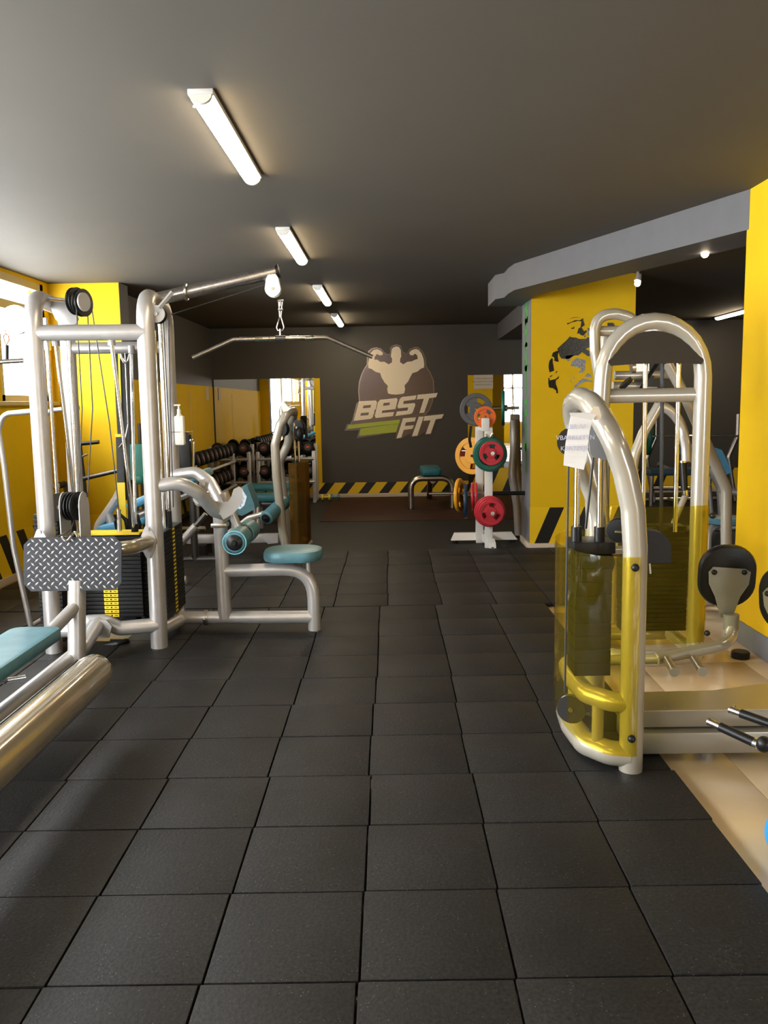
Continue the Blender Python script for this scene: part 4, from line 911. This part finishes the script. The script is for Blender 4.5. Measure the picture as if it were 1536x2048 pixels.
plate((.905,9.06,1.42), (0,-1,.15), .175, .03, mat('grey plate rubber',(.10,.10,.11),.45), 'grey steering-wheel shaped plate leaning at the top of the tree', rot=.52)
pq = plate((1.19,9.05,1.43), (1,-.12,0), .185, .034, GREEN, 'dark green plate edge-on right of the tree on the barbell', rot=.6)
st_ = MB().tube([P(942,852,y=8.7),P(939,880,y=8.7),P(942,895,y=8.7)], .014, 6).build('strap', BLACKV); tag(st_, 'black strap hanging beside the orange plate of the weight tree', 'strap')
st_ = MB().tube([P(972,868,y=8.5),P(979,876,y=8.5),P(986,866,y=8.5)], .009, 6, fil=.02).build('clip', STEEL); tag(st_, 'pale metal clip lying on the upper plates of the tree', 'clip')

# smith style upright behind the tree with a racked barbell
SM = thing('barbell_stand', 'grey bent upright of a barbell stand between weight tree and pillar', 'gym machine', (1.38,9.5,0))
MB().tube([P(1028,829,y=9.3),P(1028,900,y=9.3),P(1024,950,y=9.3),P(1034,1010,y=9.3),V(1.40,9.3,.01)], .045, 16, fil=.2).build('upright', SILVER, SM)
MB().tube([P(1033,829,y=9.5),P(1034,930,y=9.5),P(1043,1000,y=9.5),V(1.49,9.5,.01)], .04, 14, fil=.2).build('upright', GOLD, SM)
MB().box((1.345,9.27,1.33),(.09,.09,.06),None,.01).build('cap', SILVER, SM)
MB().cyl(V(1.40,9.3,0),V(1.40,9.3,.02),.06).build('foot', RUB, SM)
MB().tube([V(1.40,9.3,.06),V(2.6,9.3,.06)], .03, 12).build('base_tube', SILVER, SM)
MB().tube([P(1029,829,y=9.3),P(1025,770,y=9.4)], .005, 6).build('cable', STEEL, SM)
bb = thing('barbell', 'short chrome barbell end carrying the green plate above the tree', 'barbell', (1.25,9.1,1.4))
MB().cyl((1.08,9.06,1.43),(1.36,9.04,1.43),.017).build('sleeve', STEEL, bb); MB().cyl((1.21,9.05,1.43),(1.235,9.05,1.43),.035).build('collar', STEEL, bb)
# three legged bench on the lifting mat
TB = thing('bench', 'grey tube three-legged bench with teal pad on the brown mat', 'bench', (.53,12.2,0))
zt = .42
MB().tube([V(.26,11.9,.01),V(.26,11.9,.44),V(.85,11.9,.44),V(.85,11.9,.01)], .042, 14, fil=.17).build('front_legs', STEEL, TB)
MB().tube([V(.575,11.95,.40),V(.575,12.7,.40),V(.575,13.2,.01)], .042, 14, fil=.1).build('rear_leg', STEEL, TB)
MB().pad((.55,12.2,.53),.29,.72,.11,cr=.05,bev=.035).build('seat_pad', TEALD, TB)
for x in (.26,.85): MB().cyl((x,11.9,0),(x,11.9,.012),.05).build('foot_cap', RUB, TB)
# small hand weights on the floor at the mirror end
for k, (px, m, lab) in enumerate(((652,YELLAB,'small yellow dumbbell on the floor at the striped wall corner'),(670,TEAL,'small teal dumbbell on the floor right of the yellow one'))):
    p_ = P(px, 999, y=13.15); t = thing('hand_weight', lab, 'dumbbell', (p_.x,13.15,.006 if p_.x>-.95 else 0), 'small dumbbells on the floor')
    z = .055
    for dx in (-.055,.055): MB().lathe((p_.x+dx-.022,13.15,z),(1,0,0),[(.03,0),(.048,.008),(.048,.036),(.03,.044)],8).build('head', m, t)
    MB().cyl((p_.x-.06,13.15,z),(p_.x+.06,13.15,z),.014).build('handle', m, t)
    if k == 1:
        for dx in (.11,.2): pass

# ================================================================ dumbbell racks and dumbbells
def db_proto(r, L_):
    t = thing('dumbbell', 'black rubber dumbbell on the rack', 'dumbbell', (0,0,0), 'black dumbbells on the racks')
    ks = []
    for s_ in (-1, 1):
        b = MB().lathe((0, s_*L_/2, 0), (0, -s_, 0), [(r*.62,0),(r*.92,.012),(r,.03),(r,.085),(r*.8,.1)], 20)
        h = b.build('head', RUB, t)
        rg = MB().lathe((0, s_*(L_/2+.001), 0), (0, -s_, 0), [(r*.60,0),(r*.60,.004)], 16).build('number_disc', mat('dark disc',(.05,.03,.028),.5), h)
        rg2 = MB().box((0, s_*(L_/2+.003), 0), (r*.5,.002,r*.28)).build('number_mark', REDN, h)
        ks.append((h, [rg, rg2]))
    hd = MB().cyl((0,-L_/2+.08,0),(0,L_/2-.08,0),.016, n=10).build('handle', CHROME, t); ks.append((hd, []))
    return t, ks
def db_rack(name, label, x0, x1, y, tiers, along='x', cat='dumbbell rack'):
    """rack with sloping shelves; along x (facing -y) or along y (facing +x, x0..x1 read as y range and y as wall x)"""
    t = thing(name, label, cat, ((x0+x1)/2, y, 0) if along == 'x' else (y, (x0+x1)/2, 0))
    def W(u, v, z): return V(u, y+v, z) if along == 'x' else V(y-v, u, z)
    for u in (x0, x1):
        for v in (-.12, .22):
            a = W(u, v, 0); MB().box((a.x, a.y, .40 if v < 0 else .45), (.06,.06,.80 if v < 0 else .9), None, .006).build('post', SILVER, t)
        a, b_ = W(u,-.22,.03), W(u,.32,.03); MB().tube([a, b_], .03, 4).build('foot', SILVER, t)
    for z in tiers:
        for v, dz in ((-.16,0),(.14,.08)):
            MB().tube([W(x0,v,z+dz-.01), W(x1,v,z+dz-.01)], .022, 4).build('shelf_rail', SILVER, t)
    return W
proto = db_proto(.095, .30); used = [False]
def put_db(p_, rz, tilt, sc, label):
    if not used[0]: o = proto[0]; used[0] = True
    else: o = dup_tree(*proto)
    o.location = p_; o.rotation_euler = (tilt, 0, rz); o.scale = (sc, sc, sc); o['label'] = label; return o
W1 = db_rack('dumbbell_rack', 'silver two-tier dumbbell rack against the big mirror left of the logo', -2.06, -1.2, 13.05, (.335,.69))
ord_ = ['leftmost','second from the left','third from the left','fourth from the left','fifth from the left','sixth from the left','rightmost']
for r_, z in enumerate((.335,.69)):
    n_ = 5 if r_ else 4
    for k in range(n_):
        x = -1.97 + k*(.68/(n_-1)); sc = .98 - .05*(k%2)
        put_db((x, 13.04, z+.135), 0, -.26, sc, '%s dumbbell on the %s shelf of the rack before the mirror' % (ord_[k] if k < n_-1 else 'rightmost', ('lower','upper')[r_]))
W2 = db_rack('dumbbell_rack', 'silver dumbbell rack in the dark corner by the dim yellow wall panel', 10.1, 12.55, -2.5, (.335,.69), 'y')
for r_, z in enumerate((.335,.69)):
    for k in range(9):
        y = 10.25 + k*.27
        nm = ['nearest','second','third','fourth','fifth','sixth','seventh','eighth','farthest'][k]
        put_db((-2.5, y, z+.14), PI/2, -.26, .98, '%s dumbbell on the %s shelf of the dark corner rack along the left wall' % (nm, ('lower','upper')[r_]))
W3 = db_rack('dumbbell_rack', 'silver dumbbell rack in the far corner left of the mirror rack', -2.78, -2.2, 13.05, (.335,.69))
for r_, z in enumerate((.335,.69)):
    for k in range(3):
        put_db((-2.68+k*.2, 13.04, z+.135), 0, -.26, 1.0, '%s dumbbell on the %s shelf of the far corner rack' % (('left','middle','right')[k], ('lower','upper')[r_]))

# ================================================================ mid-left machines
M4 = thing('leg_extension_machine', 'silver arched leg machine with brown acrylic guard in front of the mirror rack', 'gym machine', (-1.15,8.5,0))
Y4 = 8.38
MB().tube([V(-1.07,Y4,.01),P(565,1060,y=Y4),P(553,950,y=Y4),P(550,890,y=Y4),P(560,850,y=Y4),P(575,824,y=Y4)+V(0,.02,0),P(588,822,y=Y4+.25),P(583,850,y=Y4+.5),P(575,890,y=Y4+.55),V(-1.2,8.95,.9),V(-1.12,8.95,.01)], .045, 18, fil=.14).build('arch_tube', PEARL, M4)
MB().cyl((-1.07,Y4,0),(-1.07,Y4,.012),.055).build('foot_cap', RUB, M4)
g = MB(); pts = [(-1.03,8.36),(-.95,8.35),(-.87,8.42),(-.85,8.6),(-.87,8.78),(-.98,8.86)]
g.ring([[V(x,y,.1),V(x,y,.93),V(x-.004,y+.003,.93),V(x-.004,y+.003,.1)] for x,y in pts]).build('acrylic_guard', ACRYB, M4)
stack(M4, -1.02, -.92, 8.5, 8.7, .3, 14, .03)
MB().tube([(-1.05,8.4,.09),(-.9,8.45,.08),(-.87,8.62,.08),(-.95,8.9,.09)], .04, 12, fil=.08).build('base_loop', PEARL, M4)
for x in (-.985,-.945): MB().cyl((x,8.55,.7),(x,8.55,1.32),.011,n=8).build('guide_rod', CHROME, M4)
pulley(M4, P(597,855,y=8.55), (.6,1,0), .075, .05); pulley(M4, P(565,858,y=8.7), (.6,1,0), .075, .05)
MB().sphere(P(599,868,y=8.45), .052, sc=(.8,1,1.5)).build('black_cover', BLACKV, M4)
MB().poly([P(x,q,y=8.36) for x,q in ((564,799),(569,805),(580,818),(576,822),(566,824),(562,812))],(0,.002,0)).build('paper_tag', PAPER, M4)
MB().bx(-2.1,-1.1,8.42,8.5,.12,.21,.01).build('base_beam', SILVER, M4)
MB().poly([P(x,q,y=8.4) for x,q in ((524,1069),(530,1067),(556,1067),(556,1086),(536,1088),(524,1076))],(0,.01,0)).build('bracket', SILVER, M4)
MB().bx(-1.95,-1.88,8.3,8.6,0,.12).build('foot', RUB, M4)
MB().lathe((-1.25,8.2,.40),(.42,1,.35),[(.055,0),(.068,.01),(.07,.2),(.07,.38),(.055,.39)],24).build('foam_roller', TEAL, M4)
MB().lathe((-1.25,8.2,.40),(-.42,-1,-.35),[(.045,0),(.045,.01),(.02,.015),(.014,.03)],18).build('roller_cap', BLACK, M4)
MB().tube([(-1.2,8.35,.45),(-1.45,8.4,.38),(-1.7,8.42,.2)], .03, 12, fil=.1).build('roller_arm', PEARL, M4)
MB().poly([P(x,q,y=8.4) for x,q in ((474,982),(482,974),(494,970),(508,1008),(510,1018),(484,1032),(478,1030),(471,1000))],(0,.30,0)).build('back_pad', TEALD if False else TEAL, M4)
MB().pad((-1.62,8.6,.44),.28,.36,.07,cr=.05).build('seat_pad', TEAL, M4)
MB().tube([(-1.62,8.5,.4),(-1.62,8.46,.18)], .03, 10).build('seat_post', SILVER, M4)
# paired flat benches by the racks
for k, (x0, x1, y, z, lab) in enumerate(((-1.92,-1.22,11.0,.44,'dark teal flat bench in front of the mirror dumbbell rack'),(-1.72,-1.2,10.0,.415,'nearer dark teal flat bench behind the leg machine'))):
    t = thing('flat_bench', lab, 'bench', ((x0+x1)/2,y,0), 'flat benches by the racks')
    MB().pad(((x0+x1)/2,y,z),x1-x0,.3,.08,cr=.05).build('bench_pad', TEALD, t)
    MB().tube([(x0+.06,y,.34),(x1-.06,y,.34)], .03, 10).build('beam', SILVER, t)
    for x in (x0+.12,x1-.12): MB().tube([(x,y-.16,.02),(x,y-.1,.34),(x,y+.1,.34),(x,y+.16,.02)], .025, 10, fil=.04).build('leg', SILVER, t)
# incline bench with blue pad behind the tower
IB = thing('incline_bench', 'sloping bright blue bench with telescopic grey support behind the cable tower', 'bench', (-2.0,6.9,0))
a, b_ = P(262,1012,y=6.9), P(398,952,y=6.9); d = (b_-a).normalized(); nrm = V(-d.z,0,d.x)
b = MB(); b.pad((a+b_)/2, (b_-a).length, .30, .07, ax=d, nz=nrm, cr=.05, bev=.02); b.build('back_pad', BLUE, IB)
MB().tube([a-nrm*.09, b_-nrm*.10+d*.05], .032, 14).build('beam', SILVER, IB)
MB().tube([P(350,1098,y=6.95),P(392,1052,y=6.95)], .034, 14).build('strut_sleeve', SILVER, IB)
MB().tube([P(388,1056,y=6.95),P(412,1028,y=6.95)], .022, 4).build('strut_rod', STEEL, IB)
MB().tube([V(-2.6,6.95,.05),V(-1.75,6.95,.05)], .04, 12).tube([P(350,1098,y=6.95),V(-1.8,6.95,.05)], .034, 12).build('base_tube', SILVER, IB)
MB().tube([a-nrm*.05, V(-2.35,6.95,.05)], .035, 12).build('post', SILVER, IB)
MB().pad(P(385,960,y=7.0)+V(.05,0,.03), .22,.28,.07, ax=d, nz=nrm, cr=.05, bev=.02).build('head_pad', TEAL, IB)
# blue bench near the pier
IC = thing('incline_bench', 'small blue bench pad on crossing grey tubes before the yellow pier', 'bench', (-2.45,7.4,0))
a, b_ = P(203,1058,y=7.3), P(300,1036,y=7.3); d = (b_-a).normalized(); nrm = V(-d.z,0,d.x)
MB().pad((a+b_)/2, (b_-a).length, .28, .07, ax=d, nz=nrm, cr=.04, bev=.018).build('seat_pad', BLUE, IC)
MB().tube([P(193,1075,y=7.35),P(198,1050,y=7.35),P(232,1000,y=7.35),P(240,985,y=7.35)], .04, 14, fil=.1).build('frame_tube', SILVER, IC)
MB().tube([P(215,1025,y=7.35),P(222,1045,y=7.35)], .04, 12).tube([P(180,1078,y=7.3),P(262,1056,y=7.3)], .03, 12).build('frame_tube', SILVER, IC)
MB().tube([V(-2.7,7.35,.03),V(-2.2,7.35,.03)], .03, 10).tube([V(-2.6,7.35,.03),P(200,1062,y=7.35)], .03, 10).build('base_tube', SILVER, IC)
# straps hanging from the rear crossbar
ST = thing('suspension_straps', 'black and yellow suspension straps hanging behind the right tower upright', 'straps', (-1.9,5.93,.5))
def ribbon(pts, w, m, name):
    b = MB(); b.ring([[p_+V(-w/2,-.002,0),p_+V(w/2,-.002,0),p_+V(w/2,.002,0),p_+V(-w/2,.002,0)] for p_ in pts]); return b.build(name, m, ST)
yS = 5.95
ribbon([P(231,690,y=yS),P(234,780,y=yS),P(239,868,y=yS)], .028, BLACKV, 'strap')
ribbon([P(238,868,y=yS-.01),P(239,874,y=yS-.01)], .06, YELLAB, 'strap_band')
ribbon([P(239,874,y=yS),P(242,965,y=yS)], .052, BLACKV, 'strap')
ribbon([P(242,965,y=yS),P(246,1062,y=yS)], .055, YELLAB, 'strap_tail')
ribbon([P(246,690,y=yS+.03),P(250,800,y=yS+.03),P(256,1000,y=yS+.03)], .05, BLACKV, 'strap')
MB().tube([P(x,q,y=yS-.02) for x,q in ((241,692),(243,715),(249,727),(256,722),(261,700),(261,690))], .008, 8, fil=.03).build('hook_loop', STEEL, ST)
MB().tube([P(x,q,y=yS) for x,q in ((236,1062),(232,1045),(240,1028),(252,1040),(256,1062),(246,1075))], .017, 8, closed=True).build('foot_loop', BLACK, ST)
MB().tube([P(x,q,y=yS) for x,q in ((258,1058),(262,1035),(274,1030),(280,1050),(272,1068))], .015, 8, closed=True).build('foot_loop', BLACK, ST)
MB().tube([P(259,960,y=yS),P(263,1060,y=yS)], .022, 10).build('grip', BLACKV, ST)
MB().tube([P(238,895,y=yS),P(250,880,y=yS-.03),P(256,850,y=yS),P(250,700,y=yS)], .004, 6, fil=.05).build('cord', STEEL, ST)
# barbell on its stand by the left wall
BB = thing('barbell', 'dark barbell racked across the yellow pier behind the tower', 'barbell', (-2.9,8.1,.9))
MB().tube([P(108,975,y=7.9),P(165,958,y=7.9),P(250,938,y=7.9)], .02, 12).build('bar', DARKSTEEL, BB)
MB().cyl(P(112,972,y=7.88),P(130,968,y=7.88),.032).build('sleeve', DARKSTEEL, BB)
MB().lathe(P(114,972,y=7.86),(-.2,-1,0),[(.022,0),(.034,0),(.034,.008),(.022,.008)],18).build('ring', WHITEP, BB)
BS = thing('barbell_stand', 'dark post of a barbell stand beside the yellow pier', 'gym machine', (-2.35,8.1,0))
MB().tube([V(-2.42,8.15,0),V(-2.42,8.15,1.35)], .035, 4).tube([V(-3.12,8.0,0),V(-3.12,8.0,.78)], .03, 4).build('post', DARKSTEEL, BS)
MB().tube([V(-2.42,8.15,.03),V(-3.12,8.0,.03)], .03, 4).build('base_tube', DARKSTEEL, BS)
MB().tube([P(158,888,y=8.1),P(198,884,y=8.1)], .02, 10).build('peg', BLACK, BS); MB().tube([P(160,915,y=8.1),P(175,908,y=8.1)], .012, 8).build('hook', STEEL, BS)
MB().tube([P(160,888,y=8.1),V(-2.95,8.1,.03)], .018, 6).build('peg_post', DARKSTEEL, BS)
GS = thing('machine_seat', 'deep green upholstered machine pads half hidden behind the tower upright', 'gym machine', (-2.2,7.9,0))
MB().pad(P(270,925,y=7.9),.20,.34,.08,ax=(1,0,0),nz=(0,-1,.2),cr=.04).build('back_pad', GREEN, GS)
MB().pad(P(268,958,y=7.8),.26,.24,.08,cr=.04).build('seat_pad', GREEN, GS)
MB().tube([V(-2.27,7.9,0),V(-2.27,7.95,.9)], .035, 10).build('post', DARKSTEEL, GS)
# black pad with chrome rim behind the sanitiser
BK = thing('padded_machine', 'black padded column with chrome rim behind the cream bottle', 'gym machine', (-1.95,8.3,0))
MB().pad(P(366,910,y=8.0)+V(0,.02,0),.15,.42,.08,ax=(1,0,0),nz=(0,-1,0),cr=.03).build('back_pad', BLACKV, BK)
MB().tube([P(378,940,y=8.0),P(378,885,y=8.0),P(383,878,y=8.0),P(387,885,y=8.0),P(387,940,y=8.0)], .012, 8, fil=.03).build('rim_tube', CHROME, BK)
MB().tube([V(-1.93,8.05,0),V(-1.93,8.05,.95)], .035, 10).build('post', DARKSTEEL, BK)
MB().tube([V(-2.1,8.05,.03),V(-1.7,8.05,.03)], .03, 10).build('foot', DARKSTEEL, BK)

# ================================================================ far right corner: bench press rack, preacher bench, stool
BR = thing('bench_press_rack', 'dark bench press rack with navy bench at the far right wall', 'gym machine', (4.1,12.3,0))
for px, qb in ((1312,None),(1476,None)):
    p0 = P(px, 828, y=12.2); MB().tube([V(p0.x,12.2,.02),V(p0.x-.12,12.2,.65),V(p0.x,12.2,.95),p0], .035, 10, fil=.1).build('upright', STEEL, BR)
MB().pad((4.0,11.7,.50),1.0,.34,.09,cr=.05).build('bench_pad', mat('navy vinyl',(.03,.07,.10),.45), BR)
for x in (3.6,4.4): MB().tube([(x,11.7,.46),(x,11.7,.02)], .03, 10).build('leg', STEEL, BR)
MB().tube([P(1315,928,y=11.8),P(1352,945,y=11.8),P(1395,942,y=11.8)], .03, 10, fil=.1).tube([P(1300,977,y=11.9),P(1400,977,y=11.9)], .03, 10).build('brace', STEEL, BR)
MB().tube([(3.6,12.2,.05),(4.9,12.2,.05)], .03, 10).tube([(4.0,11.7,.06),(4.0,12.2,.05)], .03, 10).build('base_tube', STEEL, BR)
b2 = thing('barbell', 'thin barbell lying across the far right rack before the dark wall', 'barbell', (4.2,12.1,1.05))
MB().cyl(P(1302,872,y=12.13),P(1500,872,y=12.13),.014,n=10).build('bar', CHROME, b2)
o = plate(P(1296,875,y=12.13), (1,-.15,0), .25, .05, GREEN, 'green plate on the left end of the far right barbell', rot=.2); o['group'] = 'plates on far barbell'
PBn = thing('preacher_bench', 'blue preacher curl bench on grey tubes at the far right', 'bench', (3.45,9.6,0))
yP = 9.4
MB().poly([P(x,q,y=yP) for x,q in ((1376,905),(1385,895),(1420,892),(1444,900),(1456,925),(1463,945),(1449,951),(1440,944),(1434,915),(1420,910),(1378,912))],(0,.42,0)).build('arm_pad', BLUE, PBn)
MB().poly([P(x,q,y=yP+.03) for x,q in ((1415,912),(1434,915),(1440,944),(1432,935),(1418,930))],(0,.3,0)).build('pad_board', BLACK, PBn)
MB().tube([P(1418,935,y=yP+.15),P(1440,975,y=yP+.15),P(1444,1035,y=yP+.15),P(1445,1062,y=yP+.15)], .042, 12, fil=.1).build('frame_tube', SILVER, PBn)
MB().tube([P(1440,980,y=yP+.1),P(1475,985,y=yP+.1)], .04, 12).tube([P(1418,970,y=yP+.35),P(1426,1060,y=yP+.35)], .03, 10).build('frame_tube', SILVER, PBn)
e_ = P(1445,1062,y=yP+.15); MB().tube([e_, V(e_.x,e_.y,.02)], .042, 12).tube([V(e_.x-.4,e_.y,.03),V(e_.x+.5,e_.y,.03)], .03, 10).build('base_tube', SILVER, PBn)
SL = thing('round_stool', 'round dark teal stool seat on a curved grey tube by the right yellow wall', 'stool', (3.0,7.6,0))
p0 = P(1452,1040,y=7.5); MB().lathe((p0.x,7.5,p0.z-.035),(0,0,1),[(.14,0),(.17,.012),(.175,.04),(.16,.062),(.12,.068)],28).build('seat', mat('slate teal vinyl',(.05,.14,.19),.4), SL)
MB().tube([V(p0.x-.02,7.6,p0.z-.05),V(p0.x-.16,7.5,p0.z-.09),V(p0.x-.2,7.4,.02)], .035, 12, fil=.12).tube([V(p0.x,7.5,p0.z-.05),V(p0.x,7.5,.02)], .03, 12).tube([V(p0.x-.2,7.4,.03),V(p0.x+.4,7.6,.03)], .03, 10).build('frame_tube', SILVER, SL)
o = tag(MB().sphere((1.30,2.60,.08), .098, 24).build('exercise_ball', BALL), 'blue ball on the beige tiles cut by the right picture edge', 'ball')
